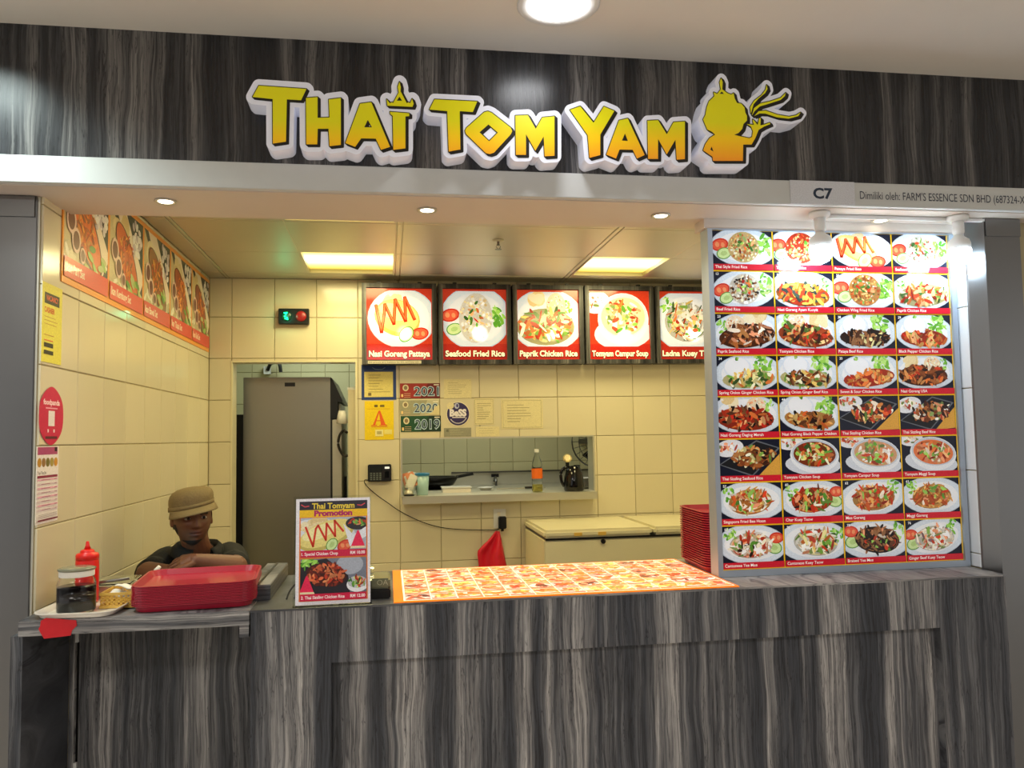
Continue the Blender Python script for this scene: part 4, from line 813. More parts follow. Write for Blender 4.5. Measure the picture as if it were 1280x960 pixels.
def d_year(txt, col, dark, torn=False):
    def f(p, w_, h_):
        p.rect(-w_/2, -h_/2, w_/2, h_/2, col); p.poly([(0, -h_/2), (w_/2, -h_/2), (w_/2, h_/2), (w_*.2, h_/2)], dark)
        p.ell(-w_*.36, h_*.2, w_*.075, h_*.22, (225, 215, 180)); p.ell(-w_*.36, h_*.2, w_*.045, h_*.14, (140, 120, 90)); p.rect(-w_*.47, -h_*.42, -w_*.42, -h_*.22, (240, 205, 140))
        for k in range(3): p.rect(-w_*.4, -h_*(.2+.12*k), -w_*.24, -h_*(.17+.12*k), (220, 190, 150))
        p.text(txt, w_*.16, -h_*.33, h_*.62, (190, 215, 230), 'c', wfix=w_*.64, bold=.045); p.text(txt, w_*.16, -h_*.31, h_*.58, (22, 42, 82), 'c', wfix=w_*.6, bold=.0); p.rect(w_*.34, h_*.36, w_*.47, h_*.43, (240, 235, 220))
        if torn: p.poly([(w_*.5, -h_/2), (w_*.5, h_*.18), (w_*.38, h_*.02), (w_*.33, -h_*.3), (w_*.12, -h_/2)], (222, 208, 160))
    return f
bsheet('year_plate', 'dark red licence plate sticker reading 2021', 'sticker', (500, 479, 550, 498), d_year('2021', (160, 42, 34), (110, 18, 20)))
bsheet('year_plate', 'torn grey licence plate sticker reading 2020', 'sticker', (500, 500, 549, 519), d_year('2020', (160, 158, 130), (196, 190, 160), True))
bsheet('year_plate', 'dark green licence plate sticker reading 2019', 'sticker', (501, 519.5, 551, 540), d_year('2019', (22, 76, 44), (14, 50, 34)))
def d_boss(p, w_, h_):
    p.ell(0, 0, w_/2, h_/2, (235, 225, 200), 0, 40); p.ell(0, 0, w_*.47, h_*.47, (48, 38, 96), 0, 40); p.ell(-w_*.32, h_*.34, w_*.16, h_*.14, (226, 214, 172), .6); p.ell(-w_*.05, h_*.33, w_*.1, h_*.12, (190, 195, 225)); p.ell(-w_*.03, h_*.34, w_*.05, h_*.07, (70, 60, 130))
    p.text('BeSS', 0, -h_*.08, h_*.27, (235, 230, 240), 'c', wfix=w_*.72, bold=.06); p.rect(-w_*.25, -h_*.16, w_*.3, -h_*.12, (230, 225, 235)); p.line([(w_*.38*math.cos(a), h_*.38*math.sin(a)) for a in np.linspace(math.radians(215), math.radians(335), 12)], .006, (215, 210, 225))
bsheet('round_sticker', 'round dark purple sticker with white letters on back wall', 'sticker', (558, 502, 587, 533), d_boss, base=None)
def d_grey(p, w_, h_): p.rect(-w_/2, -h_/2, w_/2, h_/2, (150, 148, 128)); p.rect(-w_*.42, h_*.05, -w_*.33, h_*.35, (110, 110, 90)); lines(p, w_, h_, (185, 180, 150), 3, -.28, .4, .2, .22, .05, 3)
bsheet('grey_plate', 'small grey plate below the round purple sticker', 'plate', (555, 534.5, 589, 546), d_grey)
def d_paper(seed, rows, bd=True):
    def f(p, w_, h_):
        p.rect(-w_/2, -h_/2, w_/2, h_/2, (224, 212, 166))
        if bd: p.line([(-w_*.46, -h_*.46), (w_*.46, -h_*.46), (w_*.46, h_*.46), (-w_*.46, h_*.46), (-w_*.46, -h_*.46)], .0016, (150, 140, 105))
        lines(p, w_, h_, (150, 138, 100), rows, -.36, .38, .3, .66/rows, .016, seed)
    return f
bsheet('notice_paper', 'cream notice paper above the round purple sticker', 'notice', (555, 474, 589, 498), d_paper(1, 6, False))
bsheet('notice_paper', 'narrow cream certificate right of the round purple sticker', 'notice', (593, 498, 617, 531), d_paper(2, 8))
bsheet('notice_paper', 'tiny cream slip just above the hatch lintel', 'notice', (595, 533, 624, 546), d_paper(5, 3, False))
bsheet('notice_paper', 'wide cream certificate in clear sleeve, rightmost notice', 'notice', (627, 499, 678, 536), d_paper(3, 7))
# ================================================================== WALL DEVICES
cx, cz, w_, h_ = rect_px(460, 580, 489, 602)
t = thing('fingerprint_terminal', 'black wall clock-in terminal with keypad left of the hatch', 'terminal', (cx, YB, cz))
obj('terminal_body', bx(-w_/2, w_/2, -.035, -.001, -h_/2, h_/2, bevel=.004), M['black'], t); obj('screen', bx(-w_*.42, w_*.12, -.0365, -.0352, h_*.08, h_*.4), mat('dark_screen', (30, 36, 44), .1), t)
obj('status_window', bx(w_*.22, w_*.42, -.0365, -.0352, h_*.24, h_*.36), mat('lit_window', (235, 240, 240), .3, emit=.5), t); obj('finger_sensor', bx(w_*.22, w_*.4, -.0375, -.0352, -h_*.28, h_*.1), M['blackgloss'], t)
km = mat('grey_keys', (105, 112, 108), .5)
for i in range(4):
    for j in range(4): obj('key', bx(-w_*.40+i*w_*.13, -w_*.32+i*w_*.13, -.0372, -.0352, -h_*.40+j*h_*.115, -h_*.33+j*h_*.115), km, t)
cx, cz, w_, h_ = rect_px(617, 636, 632, 660)
t = thing('wall_socket', 'white wall socket under the hatch with black plug', 'socket', (cx, YB, cz)); obj('face_plate', bx(-w_/2, w_/2, -.012, -.001, -h_/2, h_/2, bevel=.002), M['white'], t)
obj('rocker', bx(-w_*.2, w_*.05, -.016, -.012, h_*.15, h_*.35), M['whitemelamine'], t)
t = thing('power_adapter', 'black plug pushed into the wall socket', 'plug', (cx+.012, YB-.013, cz-.015)); obj('adapter_body', bx(-.024, .024, -.04, 0, -.045, .03, bevel=.005), M['black'], t); obj('adapter_neck', bx(-.008, .008, -.025, -.01, -.06, -.0455), M['black'], t)
pts = [at(x, y, 1, YB-.012) for x, y in ((460, 600), (455.5, 600.5), (458, 607), (470, 618), (484, 628), (500, 639), (524, 651), (550, 659), (580, 662), (610, 662.5), (622, 662), (626, 658))]
tag(obj('power_cable', tube(bmesh.new(), smooth_path(pts, 5), .0028, 6), M['wire'], smooth=True), 'thin black cable drooping from the terminal to the socket', 'cable')
# red bag hanging from the socket
rb = random.Random(2); bm = bmesh.new(); c0 = at(619, 664, 1, YB-.03); rows = 14; colsn = 14; G = []
for j in range(rows):
    f = j/(rows-1); z = c0[2]-.245*f; xl = c0[0]+.002-.118*min(1, f*2.1)*(1-.25*max(0, f-.5)); xr = c0[0]+.026+.05*f; row = []
    for i in range(colsn):
        g = i/(colsn-1); row.append(bm.verts.new((xl+(xr-xl)*g, c0[1]-.012-.022*math.sin(g*9+f*2.5)*min(1, f*3)-.02*math.sin(math.pi*g)*f, z+(.03*math.sin(g*3.1)*-f)+.004*rb.uniform(-1, 1))))
    G.append(row)
for j in range(rows-1):
    for i in range(colsn-1): bm.faces.new((G[j][i], G[j+1][i], G[j+1][i+1], G[j][i+1]))
o = obj('red_bag', bm, M['redbag'], smooth=True); md = o.modifiers.new('s', 'SOLIDIFY'); md.thickness = .004; tag(o, 'crumpled red bag hanging below the wall socket', 'bag')
# ================================================================== HATCH SHELF AND KITCHEN
t = thing('hatch_shelf', 'stainless steel sill shelf along the serving hatch', 'shelf', (.68, YB, 1.2)); zs = 1.2035
obj('shelf_plate', bx(-.598, .60, -.10, .16, -.018, .003, bevel=.001), M['steelb'], t); obj('shelf_lip', bx(-.598, .60, -.103, -.1, -.042, .003), M['steelb'], t)
KX = lambda px, py, Y: at(px, py, 1, Y)
zsh = 1.2035
def base_at(px, Y): q = at(px, 600, 1, Y); return q[0]
# call bell
t = thing('call_bell', 'small chrome call bell at the left end of the hatch shelf', 'bell', (base_at(511, 4.98), 4.98, zsh)); obj('bell_base', lathe(bmesh.new(), [(.032, 0), (.032, .008)], 20), M['black'], t)
obj('bell_dome', lathe(bmesh.new(), [(.028, .009), (.027, .02), (.02, .031), (.008, .036), (.004, .037), (.004, .044), (.001, .045)], 20), M['steelb'], t, smooth=True)
# tub of packets, lidded cup
t = thing('packet_tub', 'clear tub stuffed with orange and white packets', 'tub', (base_at(512, 5.03), 5.05, zsh)); obj('tub_wall', lathe(bmesh.new(), [(.04, 0), (.052, .1), (.050, .1), (.038, .004)], 20), M['pet'], t)
for k in range(9):
    r = random.Random(k); bm = bx(-.026, .026, -.004, .004, -.045, .045, bevel=.003); bmesh.ops.rotate(bm, verts=bm.verts, cent=(0, 0, 0), matrix=Matrix.Rotation(r.uniform(-.6, .6), 3, 'Y')); bmesh.ops.translate(bm, verts=bm.verts, vec=(r.uniform(-.016, .02), -.026+.006*k, .065+r.uniform(0, .04)))
    obj('packet', bm, [M['cloth'], mat('peach_packet', (225, 150, 110), .5), mat('pale_packet', (215, 225, 225), .5)][k % 3], t)
t = thing('lidded_cup', 'pale plastic cup with blue lid on the hatch shelf', 'cup', (base_at(528, 5.03), 5.05, zsh)); obj('cup_body', lathe(bmesh.new(), [(.034, 0), (.042, .118)], 24), M['bluecan'], t, smooth=True); obj('cup_lid', lathe(bmesh.new(), [(.045, .118), (.046, .13), (.04, .134)], 24), M['bluelid'], t)
# bottle
t = thing('water_bottle', 'tall clear plastic bottle with orange label on the hatch shelf', 'bottle', (base_at(671.5, 5.0), 5.0, zsh))
obj('bottle_body', lathe(bmesh.new(), [(.028, 0), (.033, .006), (.033, .06), (.031, .065), (.033, .07), (.033, .15), (.031, .158), (.032, .17), (.026, .20), (.016, .225), (.0125, .235), (.0125, .25)], 28), M['pet'], t, smooth=True)
obj('label_band', lathe(bmesh.new(), [(.0338, .085), (.0342, .09), (.0342, .142), (.0338, .147)], 28, cap=False), M['orange'], t, smooth=True); obj('bottle_cap', lathe(bmesh.new(), [(.0145, .247), (.0145, .264), (.012, .267)], 16), M['white'], t)
obj('water', lathe(bmesh.new(), [(.026, .004), (.0305, .008), (.0305, .048)], 24), mat('pale_drink', (210, 200, 110), .05, trans=.7, ior=1.33), t)
# kettle jug
t = thing('black_jug', 'shiny black thermos jug with raised lid on the hatch shelf', 'jug', (base_at(718.5, 5.0), 5.03, zsh))
obj('jug_body', lathe(bmesh.new(), [(.058, 0), (.064, .01), (.066, .04), (.06, .09), (.05, .13), (.038, .152), (.03, .158)], 32), M['blackgloss'], t, smooth=True)
bm = bmesh.new(); tube(bm, smooth_path([(-.036, 0, .148), (-.066, 0, .142), (-.082, 0, .11), (-.078, 0, .06), (-.062, 0, .03)], 5), .010, 8); obj('handle', bm, M['blackgloss'], t, smooth=True)
bm = lathe(bmesh.new(), [(.026, 0), (.028, .006), (.02, .012)], 20); bmesh.ops.rotate(bm, verts=bm.verts, cent=(0, 0, 0), matrix=Matrix.Rotation(math.radians(70), 3, 'X')); bmesh.ops.rotate(bm, verts=bm.verts, cent=(0, 0, 0), matrix=Matrix.Rotation(math.radians(-25), 3, 'Y')); bmesh.ops.translate(bm, verts=bm.verts, vec=(-.038, 0, .205)); obj('lid', bm, mat('chrome_lid', (220, 205, 160), .2, metal=.7), t)
obj('lid_hinge', bx(-.05, -.03, -.012, .012, .15, .185, bevel=.003), M['blackgloss'], t); obj('spout', bx(.0, .04, -.014, .014, .150, .162, bevel=.004), M['blackgloss'], t)
# back counter of the kitchen with sink splashback
t = thing('kitchen_sink', 'stainless steel sink bench with tall splashback behind the hatch', 'sink', (1.0, 6.3, 0))
obj('bench_top', bx(-.85, 1.2, -.3, .28, 1.14, 1.165), M['steelb'], t); obj('bench_front', bx(-.85, 1.2, -.3, -.28, .3, 1.139), M['steelb'], t)
a = at(564, 592, 1, 6.57); b_ = at(738, 588, 1, 6.57); zt = at(650, 588, 1, 6.57)[2]
obj('splashback', bx(a[0]-1.0, 1.2, .26, .279, 1.166, zt), M['steelb'], t); obj('splash_rim', bx(a[0]-1.0, 1.2, .25, .259, zt-.012, zt), M['steel'], t)
bm = bmesh.new(); q = at(619, 601, 1, 6.5); tube(bm, smooth_path([(q[0]-1.0, .255, q[2]), (q[0]-1.0, .2, q[2]+.03), (q[0]-1.0, .15, q[2]), (q[0]-1.0, .15, q[2]-.05)], 5), .011, 8); obj('tap', bm, M['steel'], t, smooth=True); obj('tap_handle', bx(q[0]-1.03, q[0]-.97, .2, .22, q[2]+.03, q[2]+.055), M['black'], t)
# things on it
q = at(544, 600, 1, 6.0); t = thing('frying_pan', 'dark wok lying left of the steel splashback', 'pan', (q[0], 6.2, 1.166)); obj('pan_bowl', lathe(bmesh.new(), [(.06, 0), (.15, .03), (.19, .09), (.185, .092), (.14, .036), (.05, .01)], 28), M['black'], t, smooth=True)
bm = bmesh.new(); tube(bm, [(.17, 0, .085), (.30, -.02, .11)], .012, 8); obj('handle', bm, M['black'], t)
q = at(545, 608, 1, 5.9); t = thing('food_box', 'white takeaway box between the pan and the lidded cup', 'box', (.42, 5.25, zsh-.003))
obj('shelf_block', bx(-.08, .1, -.08, .06, -.004, .03, bevel=.004), M['whitemelamine'], t); obj('lid_flap', bx(-.085, .105, -.085, .065, .031, .037), M['white'], t)
t = thing('side_bench', 'steel bench just inside the hatch holding a white box', 'bench', (.8, 5.35, 0)); obj('bench_top', bx(-.7, 1.3, -.195, .2, 1.17, 1.196), M['steelb'], t)
for x in (-.65, 1.2): obj('leg', bx(x, x+.04, .12, .16, 0, 1.169), M['steel'], t)
q = at(607, 608, 1, 5.45); t = thing('sponge_dish', 'small white dish on the bench behind the hatch', 'dish', (q[0], 5.45, 1.197)); obj('dish_body', lathe(bmesh.new(), [(.03, 0), (.055, .018), (.052, .018), (.028, .004)], 20), M['white'], t)
q = at(645, 609, 1, 5.42); t = thing('kitchen_tongs', 'long steel tongs lying behind the bottle', 'tongs', (q[0], 5.42, 1.2)); obj('tong_arm', bx(-.13, .2, -.006, .006, .0, .008), M['steelb'], t); obj('tong_grip', bx(.06, .11, -.009, .009, .0, .014), M['black'], t)
t = thing('plate_stack', 'white plates stacked right of the black jug', 'plates', (1.29, 5.38, 1.197))
for k in range(6): obj('plate', lathe(bmesh.new(), [(.05, .0+k*.011), (.09, .012+k*.011), (.09, .014+k*.011), (.045, .003+k*.011)], 24), M['white'], t)
# fan
q = at(738, 560, 1, 6.1); t = thing('wall_fan', 'dark wall fan in the top right corner of the hatch', 'fan', (q[0]+.05, 6.1, q[2]+.05))
bm = bmesh.new()
for r in (.05, .1, .15, .2):
    pts = [(r*math.cos(a), -.05+.03*(r/.2)**2, r*math.sin(a)) for a in np.linspace(0, 2*math.pi, 25)]; tube(bm, pts, .003 if r < .2 else .006, 5)
for a in np.linspace(0, math.pi, 12, endpoint=False): tube(bm, [(.2*math.cos(a), -.02, .2*math.sin(a)), (0, -.055, 0), (-.2*math.cos(a), -.02, -.2*math.sin(a))], .0025, 5)
obj('fan_cage', bm, M['steel'], t); bm = bmesh.new()
for k in range(3):
    a0 = 2*math.pi*k/3; v = [bm.verts.new((r*math.cos(a0+d), y, r*math.sin(a0+d))) for r, d, y in ((.03, 0, -.01), (.16, -.35, -.02), (.17, .35, .005), (.03, .6, .01))]; bm.faces.new(v)
obj('fan_blades', bm, M['black'], t); obj('motor', bx(-.04, .04, .0, .08, -.04, .04, bevel=.01), M['black'], t); obj('wall_arm', bx(-.02, .02, .08, .5, -.02, .02), M['black'], t)
# fridge
FX0, FX1, FY0, FY1, FZ = -.905, -.365, 5.33, 6.05, 1.955
t = thing('upright_fridge', 'tall stainless steel fridge seen from its side through the doorway', 'fridge', ((FX0+FX1)/2, 5.7, 0)); c = (FX0+FX1)/2
obj('cabinet', bx(FX0-c, FX1-c, FY0-5.7, FY1-5.7, .1, FZ, bevel=.004), M['fridge'], t); obj('door_gasket', bx(FX1-c, FX1-c+.012, FY0-5.7+.004, FY1-5.7, .12, 1.68), M['black'], t)
obj('door', bx(FX1-c+.012, FX1-c+.07, FY0-5.7, FY1-5.7-.36, .12, 1.68, bevel=.004), M['steelb'], t); obj('door', bx(FX1-c+.012, FX1-c+.07, FY1-5.7-.355, FY1-5.7, .12, 1.68, bevel=.004), M['steelb'], t)
obj('handle', bx(FX1-c+.071, FX1-c+.085, -.03, -.015, .9, 1.3), M['black'], t)
bm = bmesh.new(); prof = [(FX1-c, FZ), (FX1-c+.012, FZ-.01), (FX1-c+.075, FZ-.15), (FX1-c+.075, FZ-.165), (FX1-c+.045, FZ-.16), (FX1-c+.045, FZ-.235), (FX1-c+.07, FZ-.25), (FX1-c+.07, FZ-.27), (FX1-c, FZ-.27)]
f0 = [bm.verts.new((x, FY0-5.7, z)) for x, z in prof]; f1 = [bm.verts.new((x, FY1-5.7, z)) for x, z in prof]
for i in range(len(prof)): bm.faces.new((f0[i], f0[(i+1) % len(prof)], f1[(i+1) % len(prof)], f1[i]))
bm.faces.new(f0[::-1]); bm.faces.new(f1); bmesh.ops.recalc_face_normals(bm, faces=bm.faces); obj('control_hood', bm, M['black'], t)
obj('hood_panel', bx(FX1-c+.05, FX1-c+.06, -.3, .3, FZ-.225, FZ-.17), M['white'], t)
obj('maker_plate', bx(-.015, .05, FY0-5.7-.003, FY0-5.7-.0005, FZ-.06, FZ-.035), M['black'], t)
obj('dark_gap_panel', bx(FX0-c-.045, FX0-c-.001, FY0-5.7+.02, FY1-5.7, .1, 1.72), M['black'], t)  # black panel added to fill the dark gap beside the fridge
for x in (FX0-c+.05, FX1-c-.05):
    for y in (-.32, .3): obj('foot', lathe(bmesh.new(), [(.02, 0), (.02, .1)], 12, (x, y, 0)), M['black'], t)
q = at(345, 462, 1, 6.5); bm = bmesh.new(); tube(bm, smooth_path([(-.07, 0, 0), (-.04, -.03, .05), (.02, -.04, .05), (.035, -.04, -.02)], 5), .014, 8)
t = thing('wall_hook', 'black curved hook on tiles above the fridge', 'hook', (q[0], 6.55, q[2])); obj('hook_arm', bm, M['black'], t); obj('hook_plate', bx(-.1, -.05, .0, .045, -.03, .03), M['white'], t)
q = at(441, 527, 1, 5.6); t = thing('water_heater_tap', 'white tap fitting with black hose right of the fridge', 'tap', (-.247, 5.20, q[2]))
obj('white_hood', lathe(bmesh.new(), [(.036, -.02), (.028, .03), (.022, .06)], 16, (-.038, 0, 0)), M['white'], t, smooth=True); bm = bmesh.new(); tube(bm, smooth_path([(-.03, 0, -.06), (-.055, 0, -.1), (-.06, 0, -.16), (-.03, 0, -.22), (-.003, 0, -.22)], 5), .008, 8); tube(bm, [(-.03, 0, -.06), (-.003, 0, -.08)], .008); obj('hose', bm, M['wire'], t, smooth=True)
# ================================================================== FREEZER
zt = 1.04; x0 = .835; y0 = 4.36
t = thing('chest_freezer', 'cream chest freezer with two lids under the back wall', 'freezer', (1.5, 4.68, 0))
obj('freezer_body', bx(x0-1.5, .83, y0-4.68+.01, .325, .08, zt-.055, bevel=.006), M['freezer'], t)
sp = at(806, 655, 2, zt)[0]-1.5
for a, b_ in ((x0-1.5-.005, sp-.004), (sp+.004, .835)):
    o = obj('lid', bx(a, b_, y0-4.68-.006, .325, zt-.045, zt, bevel=.014), M['freezer'], t); 
obj('seal', bx(x0-1.5+.005, .825, y0-4.68+.004, .32, zt-.0548, zt-.0455), M['black'], t)
for px in (722, 752): q = at(px, 662, 1, y0)[0]-1.5; obj('lid_catch', bx(q-.022, q+.022, y0-4.68-.012, y0-4.68-.006, zt-.034, zt-.016), M['gold'], t)
q = at(754, 668, 1, y0)[0]-1.5; bm = lathe(bmesh.new(), [(.013, 0), (.013, .012)], 14); bmesh.ops.rotate(bm, verts=bm.verts, cent=(0, 0, 0), matrix=Matrix.Rotation(math.radians(90), 3, 'X')); bmesh.ops.translate(bm, verts=bm.verts, vec=(q, y0-4.68+.009, zt-.07)); obj('lock', bm, M['black'], t)
for x in (-.6, .7):
    for y in (-.25, .25): obj('foot', lathe(bmesh.new(), [(.025, 0), (.025, .08)], 12, (x, y, 0)), M['black'], t)
# ================================================================== TRAYS
def rr_ring(bm, hx, hy, r, z, n=6):
    out = []
    for cx, cy_, a0 in ((hx-r, hy-r, 0), (-hx+r, hy-r, 90), (-hx+r, -hy+r, 180), (hx-r, -hy+r, 270)):
        for k in range(n+1): a = math.radians(a0+90*k/n); out.append(bm.verts.new((cx+r*math.cos(a), cy_+r*math.sin(a), z)))
    return out
def tray_mesh(hx, hy, h, m, name='serving_tray', lip=.006):
    bm = bmesh.new(); R = .05
    rings = [rr_ring(bm, hx-.020, hy-.020, R-.015, 0), rr_ring(bm, hx-.014, hy-.014, R-.010, .002), rr_ring(bm, hx-.0075, hy-.0075, R-.005, h-.0036), rr_ring(bm, hx, hy, R, h-.0030), rr_ring(bm, hx, hy, R, h), rr_ring(bm, hx-lip, hy-lip, R-.004, h), rr_ring(bm, hx-.017, hy-.017, R-.012, .0045), rr_ring(bm, hx-.023, hy-.023, R-.016, .003)]
    n = len(rings[0])
    for a, b_ in zip(rings, rings[1:]):
        for i in range(n): bm.faces.new((a[i], a[(i+1) % n], b_[(i+1) % n], b_[i]))
    bm.faces.new(rings[0][::-1]); bm.faces.new(rings[-1])
    me = bpy.data.meshes.new(name); bm.to_mesh(me); bm.free(); me.materials.append(m); return me
ORD = ['topmost', 'second', 'third', 'fourth', 'fifth', 'sixth', 'seventh', 'eighth', 'ninth', 'tenth', 'eleventh', 'twelfth', 'thirteenth', 'fourteenth', 'fifteenth', 'sixteenth', 'seventeenth', 'eighteenth', 'nineteenth', 'twentieth', 'twenty-first', 'twenty-second', 'twenty-third', 'twenty-fourth', 'twenty-fifth', 'twenty-sixth']
tm = tray_mesh(.178, .172, .022, M['redtray'])
def stack(x, y, z, rz, n, pitch, side, group, jit):
    R_ = random.Random(n)
    for k in range(n):
        o = bpy.data.objects.new('serving_tray', tm); COL.objects.link(o); o.location = (x+R_.uniform(-jit, jit), y+R_.uniform(-jit, jit), z+k*pitch); o.rotation_euler = (0, 0, rz+R_.uniform(-.004, .004))
        i = n-1-k; lab = f'{ORD[i]} red serving tray {"of" if i == 0 else "from the top of"} the stack {side}' if k else f'bottom red serving tray of the stack {side}'
        tag(o, lab, 'tray', group)
stack(-.592, 2.732, 1.0502, math.radians(5), 13, .0047, 'on the flap shelf', 'stacked trays on the flap shelf', .0008)
stack(1.305, 2.945, 1.0502, math.radians(-3), 24, .0085, 'behind the dish board', 'stacked trays behind the dish board', .0005)
# ================================================================== SAUCES ON THE LEFT
ZT = 1.0503
wm = tray_mesh(.115, .17, .018, M['whitemelamine'], 'white_tray', .004); o = bpy.data.objects.new('white_tray', wm); COL.objects.link(o); o.location = (-.893, 2.688, ZT); o.rotation_euler = (0, 0, math.radians(-3)); tag(o, 'white melamine tray under the sauce jar and gold basket', 'tray')
ZW = ZT+.0033
t = thing('sauce_jar', 'glass jar of dark sauce with white band on white tray', 'jar', (-.918, 2.612, ZW+.001))
obj('glass_body', lathe(bmesh.new(), [(.044, 0), (.049, .005), (.049, .072), (.046, .082), (.0435, .088), (.0435, .106), (.0415, .106), (.0415, .088), (.044, .082), (.0465, .072), (.0465, .007), (.042, .004)], 32), M['glass'], t, smooth=True)
obj('dark_sauce', lathe(bmesh.new(), [(.041, .0045), (.0482, .0075), (.0482, .066)], 32), M['soy'], t, smooth=True)
obj('white_band', lathe(bmesh.new(), [(.0442, .092), (.0446, .0925), (.0446, .1065), (.0442, .107)], 32, cap=False), M['cloth'], t, smooth=True)
obj('glass_lid', lathe(bmesh.new(), [(.046, .107), (.048, .109), (.048, .112), (.04, .115), (.02, .116)], 32), mat('smoky_lid', (150, 150, 125), .1, trans=.4), t, smooth=True)
t.scale = (1.08, 1.08, 1.14)
t = thing('squeeze_bottle', 'bright red squeeze bottle standing behind the sauce jar', 'bottle', (-.937, 2.752, ZW))
obj('bottle_body', lathe(bmesh.new(), [(.03, 0), (.034, .005), (.034, .115), (.033, .132), (.0325, .134)], 28), M['redsauce'], t, smooth=True); obj('cap_ring', lathe(bmesh.new(), [(.0335, .1345), (.0335, .148), (.030, .154), (.021, .156), (.021, .160), (.018, .164), (.010, .167)], 28), M['redsauce'], t, smooth=True)
obj('nozzle', lathe(bmesh.new(), [(.010, .1672), (.006, .178), (.0045, .189), (.003, .191)], 16), M['redsauce'], t, smooth=True)
# basket
bcx, bcy = -.80, 2.70; t = thing('gold_basket', 'perforated gold plastic basket of napkins beside the sauce jar', 'basket', (bcx, bcy, ZW+.001)); bm = bmesh.new(); hw, hd, hb = .060, .062, .046
def lattice(bm, p0, p1, z0, z1, n, rows):
    p0, p1 = Vector(p0), Vector(p1); d = (p1-p0)/n; rr_ = (z1-z0)/rows
    for i in range(n):
        for j in range(rows):
            a = p0+d*i; b_ = p0+d*(i+1); za, zb_ = z0+rr_*j, z0+rr_*(j+1)
            tube(bm, [(a.x, a.y, za), (b_.x, b_.y, zb_)], .0013, 4); tube(bm, [(a.x, a.y, zb_), (b_.x, b_.y, za)], .0013, 4)
            m_ = (a+b_)/2; tube(bm, [(m_.x, m_.y, za), (m_.x, m_.y, zb_)], .0010, 4)
cs = [(-hw, -hd), (hw, -hd), (hw, hd), (-hw, hd)]
for a, b_ in zip(cs, cs[1:]+cs[:1]): lattice(bm, (*a, 0), (*b_, 0), .007, hb-.006, 9, 3)
obj('lattice_side', bm, M['gold'], t)
bm = bmesh.new()
for z0_, z1_ in ((0, .0075), (hb-.007, hb)):
    for q in ((-hw-.002, hw+.002, -hd-.002, -hd+.001), (-hw-.002, hw+.002, hd-.001, hd+.002), (-hw-.002, -hw+.001, -hd, hd), (hw-.001, hw+.002, -hd, hd)): box(bm, *q, z0_, z1_)
obj('rim', bm, M['gold'], t); obj('basket_floor', bx(-hw, hw, -hd, hd, 0, .002), M['gold'], t)
R_ = random.Random(9)
for k in (2, 4):
    bm = bmesh.new(); bmesh.ops.create_grid(bm, x_segments=10, y_segments=10, size=.036)
    for v in bm.verts: v.co.z = .006*math.sin(v.co.x*90+k)+.006*math.cos(v.co.y*70+k*2)
    bmesh.ops.rotate(bm, verts=bm.verts, cent=(0, 0, 0), matrix=Matrix.Rotation(R_.uniform(0, 3), 3, 'Z')); bmesh.ops.rotate(bm, verts=bm.verts, cent=(0, 0, 0), matrix=Matrix.Rotation(R_.uniform(-.25, .25), 3, 'X'))
    o = obj('napkin', bm, M['cloth'], smooth=True, loc=(bcx+R_.uniform(-.010, .012), bcy+R_.uniform(-.01, .01), ZW+.014+.0105*k)); md = o.modifiers.new('s', 'SOLIDIFY'); md.thickness = .002
    tag(o, 'white napkin in the gold basket, ' + ('topmost of the pile' if k == 4 else 'under the topmost one'), 'napkin', 'napkins in the gold basket')
# steel condiment tray behind with clear cover
t = thing('condiment_box', 'low steel condiment box with clear tilted cover behind the basket', 'container', (-.915, 2.875, ZT))
obj('steel_pan', bx(-.085, .085, -.06, .06, 0, .040, bevel=.004), M['steelb'], t); bm = bx(-.088, .088, -.064, .064, -.002, .002, bevel=.001); bmesh.ops.rotate(bm, verts=bm.verts, cent=(0, 0, 0), matrix=Matrix.Rotation(math.radians(3), 3, 'X')); bmesh.ops.translate(bm, verts=bm.verts, vec=(0, 0, .050)); obj('clear_cover', bm, M['acrylic'], t)
bm = bmesh.new(); tube(bm, [(-.05, -.075, .03), (.0, -.07, .056), (.085, -.06, .064)], .005, 8); obj('spoon_handle', bm, M['steel'], t, smooth=True)
# tissue tucked at tray stack
q = at(186, 716, 1, 2.955); bm = bmesh.new(); tube(bm, smooth_path([(-.03, 0, -.045), (-.012, 0, -.012), (.006, 0, .004), (.012, 0, -.004)], 4), [.006]*13, 8)
t = thing('rolled_tissue', 'rolled white tissue poking up behind the left tray stack', 'tissue', (-.79, 2.96, 1.0502)); obj('tissue_roll', tube(bmesh.new(), [(-.035, .0, .004), (-.02, 0, .03), (.005, 0, .066), (.015, 0, .078)], [.004, .006, .008, .006], 8), M['cloth'], t, smooth=True)
# red tape
bm = bmesh.new(); pts = [(51, 776), (57, 772.5), (95, 775.5), (96, 782), (90, 788), (88, 794.5), (55, 798.5), (51, 792), (48, 786), (50, 783)]
P3 = [at(x, y, 1, YF) for x, y in pts]; base = P3[0]; f0 = [bm.verts.new((p[0]-base[0], 0, p[2]-base[2])) for p in P3]; f1 = [bm.verts.new((p[0]-base[0], .0022, p[2]-base[2])) for p in P3]
for i in range(len(pts)): bm.faces.new((f0[i], f0[(i+1) % len(pts)], f1[(i+1) % len(pts)], f1[i]))
bm.faces.new(f0[::-1]); bm.faces.new(f1); bmesh.ops.recalc_face_normals(bm, faces=bm.faces)
tag(obj('red_tape', bm, M['redtape'], loc=(base[0], YF, base[2])), 'torn red tape stuck on the left end of the flap shelf', 'tape')
